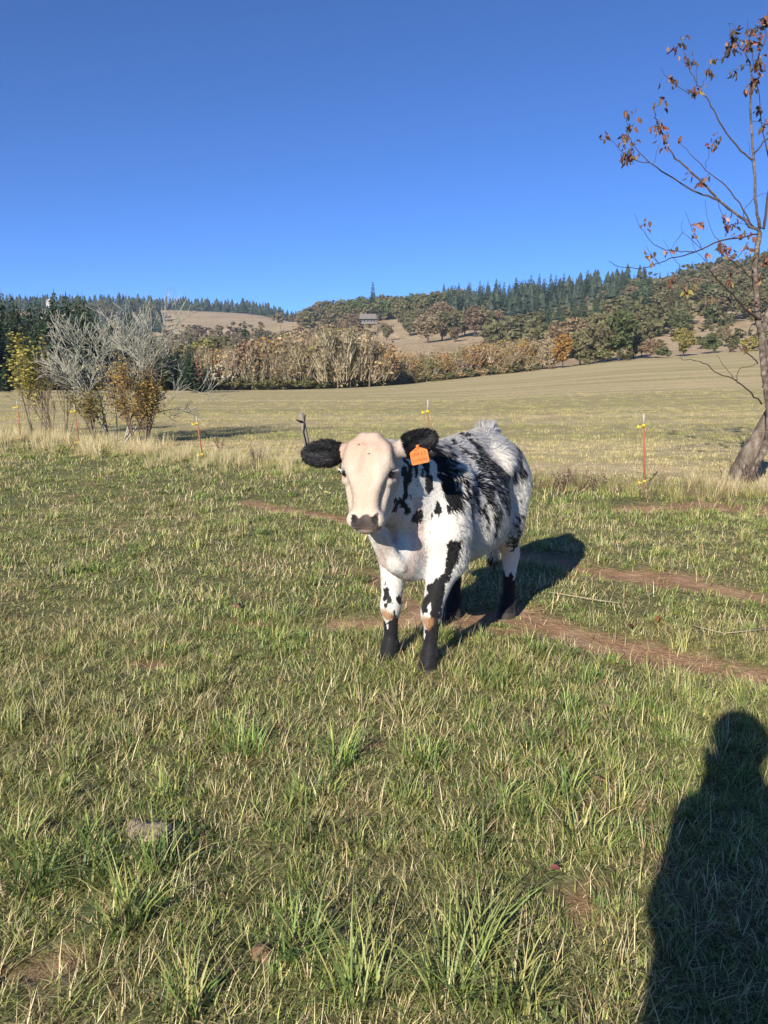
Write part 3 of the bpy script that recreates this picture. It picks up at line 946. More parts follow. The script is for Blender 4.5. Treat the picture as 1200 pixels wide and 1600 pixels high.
m_grass, t = new_mat('grass_blades')
vc = t('ShaderNodeVertexColor', layer_name='Col').outputs[0]
pos = t('ShaderNodeNewGeometry').outputs['Position']
oi = t('ShaderNodeObjectInfo').outputs['Random']
hsv = t('ShaderNodeHueSaturation'); t.link(vc, hsv.inputs['Color'])
hsv.inputs['Value'].default_value = 1.1
patch = t.noise(pos, .75, 4, .6)
cdry = t.mix(t.ramp(patch, [(.45, (0, 0, 0)), (.70, (.45, .45, .45))]), hsv.outputs[0], (.38, .31, .14))
d = t.pbsdf(cdry, .48, .35)
tr = t('ShaderNodeBsdfTranslucent'); t.link(cdry, tr.inputs['Color'])
t.out(t('ShaderNodeMixShader', ins={0: .28, 1: d, 2: tr.outputs[0]}).outputs[0])

def tuft(name, parts):
    V, F, K, b = [], [], [], 0
    for args in parts:
        v, f, k = blades(**args); V.append(v); F.append(f + b); K.append(k); b += len(v)
    me = mesh_from(name, np.concatenate(V), np.concatenate(F), m_grass, np.concatenate(K))
    o = bpy.data.objects.new(name, me)          # only a source for the scatter, not linked to the scene
    return o

def scatter(name, P, rot, scl, idx, protos, label):
    me = bpy.data.meshes.new(name)
    me.vertices.add(len(P)); me.vertices.foreach_set('co', np.asarray(P, np.float32).ravel())
    for nm_, ty, arr, fld in (('rot', 'FLOAT_VECTOR', rot, 'vector'), ('scl', 'FLOAT_VECTOR', scl, 'vector'), ('idx', 'INT', idx, 'value')):
        a = me.attributes.new(nm_, ty, 'POINT')
        a.data.foreach_set(fld, np.asarray(arr, np.int32 if ty == 'INT' else np.float32).ravel())
    o = link(name, me)
    g = bpy.data.node_groups.new(name + '_nodes', 'GeometryNodeTree')
    g.interface.new_socket('Geometry', in_out='INPUT', socket_type='NodeSocketGeometry')
    g.interface.new_socket('Geometry', in_out='OUTPUT', socket_type='NodeSocketGeometry')
    gi, go = g.nodes.new('NodeGroupInput'), g.nodes.new('NodeGroupOutput')
    jn = g.nodes.new('GeometryNodeJoinGeometry')
    for pr_ in reversed(protos):
        oi_ = g.nodes.new('GeometryNodeObjectInfo'); oi_.inputs['Object'].default_value = pr_
        gt = g.nodes.new('GeometryNodeGeometryToInstance')
        g.links.new(oi_.outputs['Geometry'], gt.inputs[0]); g.links.new(gt.outputs[0], jn.inputs[0])
    ip = g.nodes.new('GeometryNodeInstanceOnPoints')
    g.links.new(gi.outputs[0], ip.inputs['Points']); g.links.new(jn.outputs[0], ip.inputs['Instance'])
    ip.inputs['Pick Instance'].default_value = True
    def named(nm_, ty):
        n_ = g.nodes.new('GeometryNodeInputNamedAttribute'); n_.data_type = ty; n_.inputs[0].default_value = nm_; return n_.outputs[0]
    g.links.new(named('idx', 'INT'), ip.inputs['Instance Index'])
    e2r = g.nodes.new('FunctionNodeEulerToRotation'); g.links.new(named('rot', 'FLOAT_VECTOR'), e2r.inputs[0])
    g.links.new(e2r.outputs[0], ip.inputs['Rotation'])
    g.links.new(named('scl', 'FLOAT_VECTOR'), ip.inputs['Scale'])
    g.links.new(ip.outputs[0], go.inputs[0])
    md = o.modifiers.new('scatter', 'NODES'); md.node_group = g
    tag(o, label, None, None, 'stuff')
    return o


def sward(root, az, h, w, lean, bend, c0, c1, segs):
    """many curved blades at once; all arguments are arrays over the blades"""
    n = len(az); tw = rng.uniform(-1.2, 1.2, n)
    dx, dy = np.cos(az), np.sin(az)
    p = root.copy(); p[:, 2] -= .008; ang = lean.copy()
    V = np.zeros((n, 2 * segs + 1, 3), np.float32); K = np.zeros((n, 2 * segs + 1, 3), np.float32)
    for k in range(segs + 1):
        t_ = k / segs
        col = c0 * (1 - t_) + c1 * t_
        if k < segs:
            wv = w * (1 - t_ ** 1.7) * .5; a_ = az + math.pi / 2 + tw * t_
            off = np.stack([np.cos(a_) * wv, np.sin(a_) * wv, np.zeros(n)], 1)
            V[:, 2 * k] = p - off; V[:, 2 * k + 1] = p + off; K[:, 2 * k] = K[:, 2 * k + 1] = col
        else:
            V[:, 2 * k] = p; K[:, 2 * k] = col
        st = (h / segs)[:, None]
        p = p + st * np.stack([np.sin(ang) * dx, np.sin(ang) * dy, np.cos(ang)], 1)
        p[:, 2] = np.maximum(p[:, 2], root[:, 2] + .006 + .004 * k)
        ang = np.minimum(ang + bend / segs, 2.1)
    m = 2 * segs + 1
    T = []
    for k in range(segs - 1): q = 2 * k; T += [(q, q + 1, q + 3), (q, q + 3, q + 2)]
    q = 2 * (segs - 1); T.append((q, q + 1, q + 2))
    F = ((np.arange(n) * m)[:, None, None] + np.array(T)[None]).reshape(-1, 3)
    return V.reshape(-1, 3), F, K.reshape(-1, 3)

def gmask(x, y): return np.clip(1 - trail(x, y) * (.72 + .45 * n2(x, y, 6.0, 33)), 0, 1)

def spread(y0, y1, dens, um=.66):
    A = um * ((y1 + .9) ** 2 - (y0 + .9) ** 2)
    n = int(A * dens)
    y = np.sqrt(rng.random(n) * ((y1 + .9) ** 2 - (y0 + .9) ** 2) + (y0 + .9) ** 2) - .9
    x = (rng.random(n) * 2 - 1) * um * (y + .9)
    return x, y

PALS = {'g': GRN, 'd': GR2, 'y': YEL, 's': STR, 'p': PAL, 'b': BRN}
#            blades rad   h    wid   lean bend  colours
KINDS = [(22, .050, .070, .0046, 1.05, 1.0, 'ggggddyys'),       # 0 green
         (24, .060, .055, .0042, 1.25, .7, 'gggddyys'),         # 1 short green
         (20, .040, .100, .0050, .75, 1.2, 'gggddy'),         # 2 lush
         (20, .065, .062, .0040, 1.25, .7, 'ggyydgs'),         # 3 mixed
         (16, .065, .080, .0034, 1.15, .5, 'sspy'),            # 4 straw
         (13, .080, .110, .0038, 1.35, .3, 'sspbby'),         # 5 litter lying flat
         (80, .060, .215, .0056, .65, 1.4, 'gggddddyy'),      # 6 tussock
         (66, .060, .180, .0056, .65, 1.3, 'ggyydys'),        # 7 yellow tussock
         (56, .080, .140, .0042, .60, .8, 'ysspgd'),          # 8 dry tussock
         (3, .040, .190, .0030, .45, .3, 'ssp'),              # 9 stalks
         (9, .015, .060, .0150, 1.20, .35, 'gdd')]             # 10 broad leaved rosette              # 9 stalks
GV, GF, GK, goff = [], [], [], 0
def grow(cx, cy, kind, size, mult=1.0, wmul=1.0, segs=3):
    """turn tuft centres into blades"""
    global goff
    for kd_ in np.unique(kind):
        sel = kind == kd_
        n_, rad, h, w, lean, bend, cs = KINDS[kd_]
        nb = max(2, int(round(n_ * mult)))
        X = np.repeat(cx[sel], nb); Y = np.repeat(cy[sel], nb); Sz = np.repeat(size[sel], nb); N = len(X)
        tone = np.repeat(rng.uniform(.72, 1.25, sel.sum()), nb)
        lay = np.repeat(rng.uniform(0, 6.283, sel.sum()), nb)          # the way a whole tuft has been pushed over
        a = rng.uniform(0, 6.283, N); r = rad * np.sqrt(rng.random(N)) * (.6 + .4 * Sz) * math.sqrt(wmul)
        X = X + r * np.cos(a); Y = Y + r * np.sin(a)
        az = np.where(rng.random(N) < .35, lay + rng.normal(0, .6, N), a + rng.normal(0, .8, N))
        hh = h * Sz * rng.uniform(.4, 1.2, N)
        names = np.array(list(cs))[rng.integers(0, len(cs), N)]
        c0 = np.array([PALS[k][0] for k in names]); c1 = np.array([PALS[k][1] for k in names])
        v_ = (tone * rng.uniform(.75, 1.25, N))[:, None]
        Z = ground_z(X, Y)
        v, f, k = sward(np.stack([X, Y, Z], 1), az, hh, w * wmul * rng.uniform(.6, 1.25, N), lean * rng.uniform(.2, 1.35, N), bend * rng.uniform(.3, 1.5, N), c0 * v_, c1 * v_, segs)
        GV.append(v); GF.append(f + goff); GK.append(k); goff += len(v)

for y0, y1, dens, wm, mu, sg in ((-.3, 2.6, 660, .85, 1.0, 2), (2.6, 4.6, 500, 1.0, .9, 2), (4.6, 9, 175, 1.55, .8, 2), (9, 19, 54, 2.5, .8, 2)):
    x, y = spread(y0, y1, dens)
    ok = (rng.random(len(x)) < gmask(x, y)) & (y < fence_y(x) + 1.2)
    x, y = x[ok], y[ok]; n = len(x)
    wet = fbm2(x, y, .9, 61, 3); dry = fbm2(x, y, 1.4, 67, 3)
    idx = np.array([0, 0, 0, 1, 1, 1, 3, 3, 4, 5])[rng.integers(0, 10, n)]
    lush = (wet > .57) & (rng.random(n) < .5); idx[lush] = rng.choice([0, 1, 2], lush.sum())
    drym = (dry > .55) & (rng.random(n) < .5); idx[drym] = rng.choice([3, 4, 5], drym.sum())
    s = (.36 + 1.05 * fbm2(x, y, 1.3, 71, 2)) * rng.uniform(.7, 1.2, n) * (1 - .4 * smooth(.02, .5, trail(x, y))) * (1 + .25 * smooth(5, 12, y))
    grow(x, y, idx, s, mu, wm, sg)
    x, y = spread(y0, y1, dens * .16)
    ok = (rng.random(len(x)) < .30 + .7 * gmask(x, y)) & (y < fence_y(x) + 1.2)
    x, y = x[ok], y[ok]; grow(x, y, np.full(len(x), 5), rng.uniform(.6, 1.25, len(x)), 1, wm, sg)
    x, y = spread(y0, y1, dens * .016)
    ok = rng.random(len(x)) < gmask(x, y) * (y < fence_y(x) + 1)
    x, y = x[ok], y[ok]; grow(x, y, np.full(len(x), 9), rng.uniform(.6, 1.1, len(x)), 1, wm, sg)
x, y = spread(-.3, 7, 5); ok = (gmask(x, y) > .3) & (fbm2(x, y, .9, 99, 2) > .5); grow(x[ok], y[ok], np.full(ok.sum(), 10), rng.uniform(.6, 1.2, ok.sum()))
for y0, y1, dens, wm, mu in ((-.3, 4.2, 30, .9, .8), (4.2, 9, 9, 1.4, .6), (9, 18, 2.5, 2.0, .5)):
    x, y = spread(y0, y1, dens)
    ok = (fbm2(x, y, .8, 81, 2) > .48) & (gmask(x, y) > .7) & (y < fence_y(x) + .5)
    x, y = x[ok], y[ok]; grow(x, y, rng.choice([6, 6, 7, 7, 8], len(x)), rng.uniform(.32, .75, len(x)), mu, wm, 2)
TUS = [(60, 1400, 6, 1.1), (140, 1390, 6, 1.0), (250, 1370, 6, .9), (30, 1330, 7, .9), (740, 1500, 6, 1.15), (700, 1560, 6, 1.15), (800, 1570, 7, 1.1), (560, 1560, 6, 1.1), (470, 1500, 6, .9),
       (300, 1590, 7, 1.0), (390, 1180, 6, .9), (300, 1120, 8, 1.0), (620, 1110, 8, 1.0), (200, 1170, 8, .9), (60, 1130, 8, 1.2), (90, 1140, 8, 1.1), (640, 1130, 8, .9), (560, 1110, 8, .8),
       (790, 1065, 7, .9), (760, 1080, 6, .7), (830, 1180, 6, .8), (640, 1200, 7, .8), (530, 1200, 6, .9), (900, 1320, 7, .9), (880, 1260, 6, .9), (1060, 1010, 7, .8), (720, 1330, 8, .9), (480, 1320, 6, .8), (200, 1460, 6, 1.0)]
TP = np.array([on_flat(a_, b_)[:2] for a_, b_, _, _ in TUS])
grow(TP[:, 0], TP[:, 1], np.array([q[2] for q in TUS]), np.array([q[3] for q in TUS]))
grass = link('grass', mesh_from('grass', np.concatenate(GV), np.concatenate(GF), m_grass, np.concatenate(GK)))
tag(grass, 'short green and straw coloured grass covering the pasture', None, None, 'stuff')
N_GRASS = sum(len(f) for f in GF)
print('GRASS TRIS', N_GRASS)
del GV, GF, GK

# --- the strip of tall dead grass along the fence
tall_protos = [
    tuft('tall_dry_a', [dict(n=46, rad=.12, h=.55, wid=.0075, lean=.28, bend=.45, cols=[(3, *STR), (3, *PAL), (1, *BRN)])]),
    tuft('tall_dry_b', [dict(n=40, rad=.13, h=.42, wid=.0075, lean=.4, bend=.6, cols=[(2, *STR), (3, *PAL)])]),
    tuft('tall_mixed', [dict(n=40, rad=.13, h=.36, wid=.0075, lean=.4, bend=.7, cols=[(3, *YEL), (2, *STR), (2, *GRN)])]),
    tuft('dead_weed', [dict(n=26, rad=.10, h=.42, wid=.006, lean=.35, bend=.2, cols=[(2, *BRN), (1, (.10, .07, .045), (.16, .12, .08)), (1, *STR)])]),
]
def along_fence(n, x0, x1, w, off=0):
    x = rng.uniform(x0, x1, n); y = fence_y(x) + rng.normal(off, w, n); return x, y
X_, Y_, I_, S_ = [], [], [], []
for n, x0, x1, w, off, choice, s0, s1 in (
        (620, -14, -4.6, .8, .1, [0, 0, 1, 1, 2], .35, .85), (320, -5.2, -1.5, .7, .1, [1, 1, 2, 2, 0], .25, .55), (170, -1.5, 1.6, .7, .0, [2, 2, 1], .2, .45),
        (170, 1.2, 4.3, .45, -.35, [3, 3, 3, 2], .3, .75), (180, 3.6, 8, .5, -.3, [2, 3, 3, 2], .25, .55), (110, 4.4, 5.7, .3, .4, [3, 3, 1, 0], .3, .55)):
    x, y = along_fence(n, x0, x1, w, off)
    ok = fbm2(x, y, .7, 91, 2) > .36; x, y = x[ok], y[ok]
    X_.append(x); Y_.append(y); I_.append(rng.choice(choice, len(x))); S_.append(rng.uniform(s0, s1, len(x)))
x, y, idx, s = map(np.concatenate, (X_, Y_, I_, S_))
rot = np.stack([rng.normal(0, .15, len(x)), rng.normal(0, .15, len(x)), rng.uniform(0, 6.283, len(x))], 1)
scatter('tall_dry_grass', np.stack([x, y, ground_z(x, y)], 1), rot, np.stack([s, s, s], 1), idx, tall_protos, 'tall dead straw coloured grass and weeds along the fence')

# --- stubble of the mown field beyond
far_protos = [
    tuft('stubble_a', [dict(n=34, rad=.30, h=.12, wid=.012, lean=.6, bend=.7, segs=2, cols=[(3, *YEL), (3, *STR), (1, *GRN)])]),
    tuft('stubble_b', [dict(n=34, rad=.30, h=.10, wid=.012, lean=.7, bend=.7, segs=2, cols=[(1, *PAL), (4, *STR), (2, *YEL)])]),
    tuft('stubble_c', [dict(n=34, rad=.30, h=.13, wid=.012, lean=.5, bend=.8, segs=2, cols=[(2, *GRN), (3, *YEL), (2, *STR)])]),
]
X_, Y_, I_, S_ = [], [], [], []
for y0, y1, dens, sc in ((9, 20, 14, .7), (20, 34, 5, .8), (34, 55, 1.5, .85), (55, 85, .4, .8)):
    x, y = spread(y0, y1, dens, .70)
    ok = y > fence_y(x) + .5
    x, y = x[ok], y[ok]
    v = fbm2(x * .12 + y * .02, y * .5, 1.0, 95, 3)
    idx = np.where(v < .42, 1, np.where(v < .58, 0, 2)); fl = rng.random(len(x)) < .35; idx[fl] = rng.choice([0, 1], fl.sum())
    X_.append(x); Y_.append(y); I_.append(idx); S_.append(sc * rng.uniform(.6, 1.1, len(x)))
x, y, idx, s = map(np.concatenate, (X_, Y_, I_, S_))
rot = np.stack([0 * x, 0 * x, rng.uniform(0, 6.283, len(x))], 1)
scatter('field_stubble', np.stack([x, y, ground_z(x, y)], 1), rot, np.stack([s, s, s], 1), idx, far_protos, 'cropped tan and green stubble of the hay field')
# ------------------------------------------------------------------ tree kinds, each a unit-height mesh
def card(V, F, c, u, v):
    b = len(V); V += [c - u - v, c + u - v, c + u + v, c - u + v]; F.append((b, b + 1, b + 2, b + 3))
def rnd_dir():
    v = np.array([random.gauss(0, 1) for _ in range(3)]); return v / (np.linalg.norm(v) + 1e-9)

def fir_crown(width=.2, levels=30, base=.06, seed=0):
    random.seed(seed); V, F = [], []
    for i in range(levels):
        t_ = (i + random.random() * .6) / levels
        z = base + (1 - base) * t_
        rr = width * (1 - t_) ** .85 * random.uniform(.75, 1.12) + .008
        nb = max(4, int(9 * (1 - t_ * .5)))
        a0 = random.random() * 6.28
        for k in range(nb):
            a = a0 + 6.283 * k / nb + random.uniform(-.3, .3); r = rr * random.uniform(.6, 1.15)
            d = np.array((math.cos(a), math.sin(a), 0)); s_ = np.array((-d[1], d[0], 0))
            droop = -.35 * r * random.uniform(.4, 1.5) - .02
            p0 = np.array((0, 0, z)) + d * .006; p1 = p0 + d * r + np.array((0, 0, droop)); pm = p0 * .45 + p1 * .55 + np.array((0, 0, .012))
            w = r * .30 * random.uniform(.7, 1.2)
            b = len(V)
            V += [p0, pm - s_ * w + np.array((0, 0, -.01)), p1, pm + s_ * w + np.array((0, 0, -.01)), pm + np.array((0, 0, -.03 - .04 * r))]
            F += [(b, b + 1, b + 4), (b + 1, b + 2, b + 4), (b + 2, b + 3, b + 4), (b + 3, b, b + 4)]
            for sgn in (-1, 1):
                q = p0 * .35 + p1 * .65; e = q + s_ * sgn * w * 1.25 + d * r * .18 + np.array((0, 0, -.03))
                b = len(V); V += [q, e, q + d * r * .16]; F.append((b, b + 1, b + 2))
    V += [np.array((-.006, 0, .94)), np.array((.006, 0, .94)), np.array((0, 0, 1.03))]; F.append((len(V) - 3, len(V) - 2, len(V) - 1))
    return V, F

def round_crown(wx=.45, z0=.22, z1=1.0, clumps=34, per=38, leaf=.028, seed=0, gap=.0):
    random.seed(seed); V, F = [], []
    cz, hz = (z0 + z1) / 2, (z1 - z0) / 2
    for i in range(clumps):
        while True:
            d = np.array([random.uniform(-1, 1) for _ in range(3)]); q = np.linalg.norm(d)
            if .35 < q < 1: break
        c = np.array((d[0] * wx * .82, d[1] * wx * .82, cz + d[2] * hz * .86))
        if d[2] < -.3: c[:2] *= .8
        cr = random.uniform(.07, .14) * (wx / .45)
        for k in range(per):
            o = rnd_dir() * np.array((1, 1, .8)) * cr * random.random() ** .4
            n_ = rnd_dir(); u = np.cross(n_, (0, 0, 1.0)); u /= np.linalg.norm(u) + 1e-6; v = np.cross(n_, u)
            s_ = leaf * random.uniform(.6, 1.35)
            card(V, F, c + o, u * s_, v * s_ * .7)
    return V, F

def limbs(mb, p, d, L, r, depth, spread_=.6, up=.25, n=(3, 4), sides=4, tips=None, curl=.15, minr=.0):
    """branching wood; collects twig ends in tips"""
    segs = 3 if depth > 0 else 2
    pts, rad = [p], [r]; q = p.copy(); dd = d.copy()
    for i in range(segs):
        dd = dd + rnd_dir() * curl + np.array((0, 0, up * .12)); dd /= np.linalg.norm(dd)
        q = q + dd * L / segs; pts.append(q); rad.append(max(r * (1 - .5 * (i + 1) / segs), minr))
    mb.tube(pts, rad, sides, cap=False)
    if tips is not None and depth <= 1: tips.append((pts[-1], dd)); tips.append((pts[-2], dd))
    if depth == 0: return
    for k in range(random.randint(*n)):
        t_ = random.uniform(.35, 1); i = min(int(t_ * segs), segs - 1); b = pts[i] + (pts[i + 1] - pts[i]) * (t_ * segs - i)
        nd = dd + rnd_dir() * spread_ + np.array((0, 0, up)); nd /= np.linalg.norm(nd)
        limbs(mb, b, nd, L * random.uniform(.5, .75), r * .5, depth - 1, spread_, up, n, max(3, sides - 1), tips, curl, minr)

def twig_crown(seed, leafy=260, leaf=.02, wid=.3, twigs=900):
    """mostly bare broadleaf: fine upright twigs with thin scattered leaves; returns twig mesh and leaf mesh data"""
    random.seed(seed); V, F = [], []
    cs = [np.array((random.uniform(-.5, .5) * wid, random.uniform(-.5, .5) * wid, random.uniform(.25, .62))) for _ in range(16)]
    for i in range(twigs):
        c = random.choice(cs); h = random.uniform(.14, .36)
        p = c + np.array((random.gauss(0, .035), random.gauss(0, .035), random.uniform(-.2, .12)))
        d = np.array((p[0] * 1.3 + random.gauss(0, .25), p[1] * 1.3 + random.gauss(0, .25), 1.0)); d /= np.linalg.norm(d)
        s_ = np.cross(d, rnd_dir()); s_ /= np.linalg.norm(s_) + 1e-6
        w = random.uniform(.0035, .008); e = p + d * h
        if e[2] > 1.04: e = p + (e - p) * (1.04 - p[2]) / (e[2] - p[2])
        b = len(V); V += [p - s_ * w, p + s_ * w, e]; F.append((b, b + 1, b + 2))
    LV, LF = [], []
    for i in range(leafy):
        c = random.choice(cs) + np.array((random.gauss(0, .07), random.gauss(0, .07), random.gauss(.10, .13)))
        n_ = rnd_dir(); u = np.cross(n_, (0, 0, 1.0)); u /= np.linalg.norm(u) + 1e-6; v = np.cross(n_, u); s_ = leaf * random.uniform(.5, 1.3)
        card(LV, LF, c, u * s_, v * s_ * .75)
    return V, F, LV, LF

m_bark = plain('bark_grey_brown', (.20, .155, .115), .9, .15, .5, 9, .5, 30)
m_barkd = plain('bark_dark', (.085, .062, .045), .9, .15, .5, 9, .5, 30)
m_fir = leaf_mat('needles_fir', [(.035, .058, .032), (.05, .08, .042), (.07, .10, .052)], .15, .5)
m_fir2 = leaf_mat('needles_fir_far', [(.042, .065, .042), (.06, .085, .052), (.08, .105, .06)], .15, .4)
m_fir3 = leaf_mat('needles_fir_mass', [(.018, .028, .018), (.028, .040, .024), (.038, .052, .030)], .1, .3)
m_oak = leaf_mat('leaves_oak_olive', [(.13, .115, .052), (.18, .155, .075), (.14, .14, .058), (.21, .165, .085)], .25, .35)
m_oakb = leaf_mat('leaves_oak_brown', [(.19, .135, .078), (.25, .175, .10), (.21, .165, .09)], .25, .35)
m_gold = leaf_mat('leaves_gold', [(.36, .20, .045), (.46, .28, .06), (.30, .20, .06), (.40, .20, .05)], .3, .4)
m_lime = leaf_mat('leaves_yellow_green', [(.24, .21, .06), (.32, .27, .07), (.19, .19, .06)], .3, .4)
m_green = leaf_mat('leaves_green', [(.09, .115, .04), (.14, .155, .06), (.10, .12, .05)], .25, .4)
m_twig = leaf_mat('twigs_bare', [(.32, .26, .17), (.42, .35, .24), (.27, .22, .145), (.38, .305, .19)], .1, .35)
m_rust = leaf_mat('leaves_rust', [(.27, .16, .10), (.33, .21, .13), (.23, .15, .095)], .25, .4)
m_tan = leaf_mat('leaves_tan', [(.38, .285, .16), (.46, .34, .17), (.33, .25, .16), (.44, .30, .13)], .25, .35)
m_bramble = leaf_mat('leaves_bramble', [(.09, .105, .035), (.15, .15, .055), (.19, .14, .06)], .2, .4)

def trunk_mesh(name, h=.5, r=.02, mat=None, branchy=0, seed=1):
    random.seed(seed); mb = MB()
    mb.tube([(0, 0, -.03), (0, 0, .02), (.008, 0, h * .5), (0, .006, h)], [r * 1.35, r, r * .75, r * .35], 7)
    for k in range(branchy):
        z = random.uniform(.25, .9) * h; a = random.random() * 6.28
        limbs(mb, np.array((0, 0, z)), np.array((math.cos(a) * .7, math.sin(a) * .7, .7)), h * .55, r * .45, 1, .6, .25, (2, 3), 4, None)
    return mb.mesh(name, mat or m_bark)

FIRS = [(trunk_mesh('fir_trunk', .9, .016, m_barkd, 0, 3), mesh_from('fir_crown', *fir_crown(w_, lv, b_, sd), m_fir, None, False)) for w_, lv, b_, sd in ((.20, 30, .05, 1), (.16, 34, .08, 2), (.24, 28, .04, 3), (.18, 26, .12, 4))]
OAKS = [(trunk_mesh('oak_trunk', .55, .028, m_barkd, 6, 10 + sd), mesh_from('oak_crown', *round_crown(w_, z0, 1.0, cl_, 36, .030, sd), m_oak, None, False)) for w_, z0, cl_, sd in ((.52, .08, 46, 11), (.46, .06, 42, 12), (.60, .10, 52, 13), (.42, .05, 40, 14))]
SHRUBS = [(None, mesh_from('shrub_crown', *round_crown(w_, .0, 1.0, cl_, 30, .045, sd), m_oak, None, False)) for w_, cl_, sd in ((.62, 26, 21), (.75, 30, 22), (.55, 22, 23))]
BARES = []
for sd, lf, wd in ((31, 600, .34), (32, 900, .40), (33, 400, .30), (34, 1200, .42), (35, 700, .48)):
    V, F, LV, LF = twig_crown(sd, lf, .021, wd)
    BARES.append((trunk_mesh('bare_trunk', .72, .011, m_bark, 6, 40 + sd), mesh_from('bare_twigs', np.array(V), F, m_twig, None, False), mesh_from('bare_leaves', np.array(LV), LF, m_tan, None, False)))

def own_mat(o, mat):
    o.material_slots[0].link = 'OBJECT'; o.material_slots[0].material = mat

def place(name, x, y, h, proto, label, cat, group, mat=None, wide=1.0, parts=True, leafmat=None, sink=.0):
    """a tree of height h standing on the ground: Empty > trunk, crown (far ones one crown mesh only)"""
    z = float(ground_z(x, y)[0]) - sink
    rz = random.random() * 6.283
    if not parts:
        o = link(name, proto[1]); o.location = (x, y, z); o.rotation_euler = (0, 0, rz); o.scale = (h * wide, h * wide, h)
        if mat: own_mat(o, mat)
        tag(o, label, cat, group); return o
    e = empty(name, (x, y, z), label, cat, group); e.rotation_euler = (0, 0, rz)
    sc = (h * wide, h * wide, h)
    if proto[0] is not None: link('trunk', proto[0], e).scale = sc
    c = link('twigs' if len(proto) > 2 else 'crown', proto[1], e); c.scale = sc
    if mat: own_mat(c, mat)
    if len(proto) > 2:
        l_ = link('leaves', proto[2], e); l_.scale = sc
        if leafmat: own_mat(l_, leafmat)
    return e
def spot(px, y): return ((px - 600) / 1200 * (y * _ct + _st * 1.0), y)
def rows(px0, px1, n, jit=.5):
    return [px0 + (px1 - px0) * (i + .5 + random.uniform(-jit, jit)) / n for i in range(n)]
def lerp(tab, x): return float(np.interp(x, [p[0] for p in tab], [p[1] for p in tab]))

HUE = {m_tan: 'tan', m_lime: 'yellow green', m_gold: 'golden', m_oakb: 'brown', m_oak: 'olive', m_rust: 'rusty', m_green: 'dark green', m_bramble: 'mottled green'}
random.seed(101)
# --- dark fir stand at the left end of the field
for k, px in enumerate(rows(-190, 160, 46)):
    d = random.uniform(104, 150); h = lerp([(-190, 15), (0, 14.5), (60, 13.5), (120, 15), (150, 14)], px) * random.uniform(.84, 1.1) * d / 126
    place('fir_tree', *spot(px, d), h, FIRS[k % 4], 'tall dark fir in the dense stand behind the yellow leafed sapling', 'tree', 'dark firs at the end of the hay field', None, random.uniform(1.2, 1.7))
for k, px in enumerate(rows(140, 330, 28)):
    d = random.uniform(118, 165); h = lerp([(140, 13), (240, 11.5), (280, 8.5), (330, 5)], px) * random.uniform(.8, 1.1)
    place('fir_tree', *spot(px, d), h, FIRS[(k + 1) % 4], 'dark fir behind the pale lichen covered shrub', 'tree', 'dark firs behind the lichen shrub', None, random.uniform(1.2, 1.7))
for k, px in enumerate((8, 30, 285, 300, 318)):
    place('fir_tree', *spot(px, 98 + 8 * (k % 3)), (3.5, 4.5, 4.8, 6.0, 4.2)[k], FIRS[k % 4], 'small young fir at the foot of the dark fir stand', 'tree', 'young firs at the field edge', None, 1.3)
place('dead_fir', *spot(311, 101), 5.6, FIRS[2], 'small dead fir with rusty brown needles beside young dark firs', 'tree', None, m_rust, 1.0)
# --- firs and oaks between the treeline and the far bare field
for k, px in enumerate((300, 330, 345, 362, 385, 392, 405, 372, 418, 440)):
    d = random.uniform(190, 250)
    place('fir_tree', *spot(px, d), (14, 12, 13, 11, 17, 13, 14, 10, 12, 11)[k] * d / 220, FIRS[k % 4], 'dark fir standing in front of the pinkish bare field', 'tree', 'firs below the bare field', None, 1.2)
for k, px in enumerate((300, 318, 335, 352, 372)):
    place('oak_tree', *spot(px, 172 + 6 * k), 10 + k % 3, OAKS[k % 4], 'olive broadleaf tree beside the firs below the bare field', 'tree', 'olive trees below the bare field', m_lime if k % 2 else m_oak)
# --- bare treeline along the far edge of the field
for k, px in enumerate(rows(322, 600, 54, .8)):
    d = random.uniform(141, 168)
    h = lerp([(322, 8), (400, 10), (470, 11.6), (530, 11.2), (560, 9.6), (600, 8.6)], px) * random.uniform(.75, 1.05)
    lm = random.choice([m_tan, m_tan, m_tan, m_lime, m_gold, m_oak])
    place('bare_tree', *spot(px, d), h, BARES[k % 5], 'half bare tree with thin ' + HUE[lm] + ' leaves in the treeline at the field edge', 'tree', 'half bare trees of the treeline', None, random.uniform(.9, 1.3), True, lm)
for k, (px, d, h, m_, lb) in enumerate(((390, 143, 9.6, m_rust, 'rusty brown leafed tree in the bare treeline'), (548, 148, 8.6, m_lime, 'yellow green leafy tree in the bare treeline'), (530, 146, 6.0, m_gold, 'low golden tree in front of the bare treeline'),
                                         (565, 147, 7.0, m_lime, 'yellow green bushy tree beside the dead grey snag'), (345, 141, 5.5, m_twig, 'pale grey bushy thicket beside the dark firs'))):
    place('leafy_tree', *spot(px, d), h, OAKS[k % 4] if m_ is not m_twig else SHRUBS[0], lb, 'tree', None, m_, .8)
# tall grey snag
random.seed(77)
sn = empty('dead_snag', (*spot(577, 141), float(ground_z(*spot(577, 141))[0])), 'tall pale dead snag with forked bare limbs at the field edge', 'tree')
mb = MB(); limbs(mb, np.array((0, 0, -.3)), np.array((.02, 0, 1.0)), 7.0, .16, 3, .5, .5, (3, 4), 6, None, .08)
mb.build('trunk', m_bark, sn)
# brambles at their feet
random.seed(103)
for k, px in enumerate(rows(318, 600, 34, .7)):
    place('bramble_bush', *spot(px, lerp([(318, 138), (600, 150)], px) - random.uniform(0, 3)), random.uniform(1.3, 2.4), SHRUBS[k % 3], 'low green bramble bush along the foot of the bare treeline', 'bush', 'brambles at the treeline foot', m_bramble, random.uniform(1.2, 1.8))
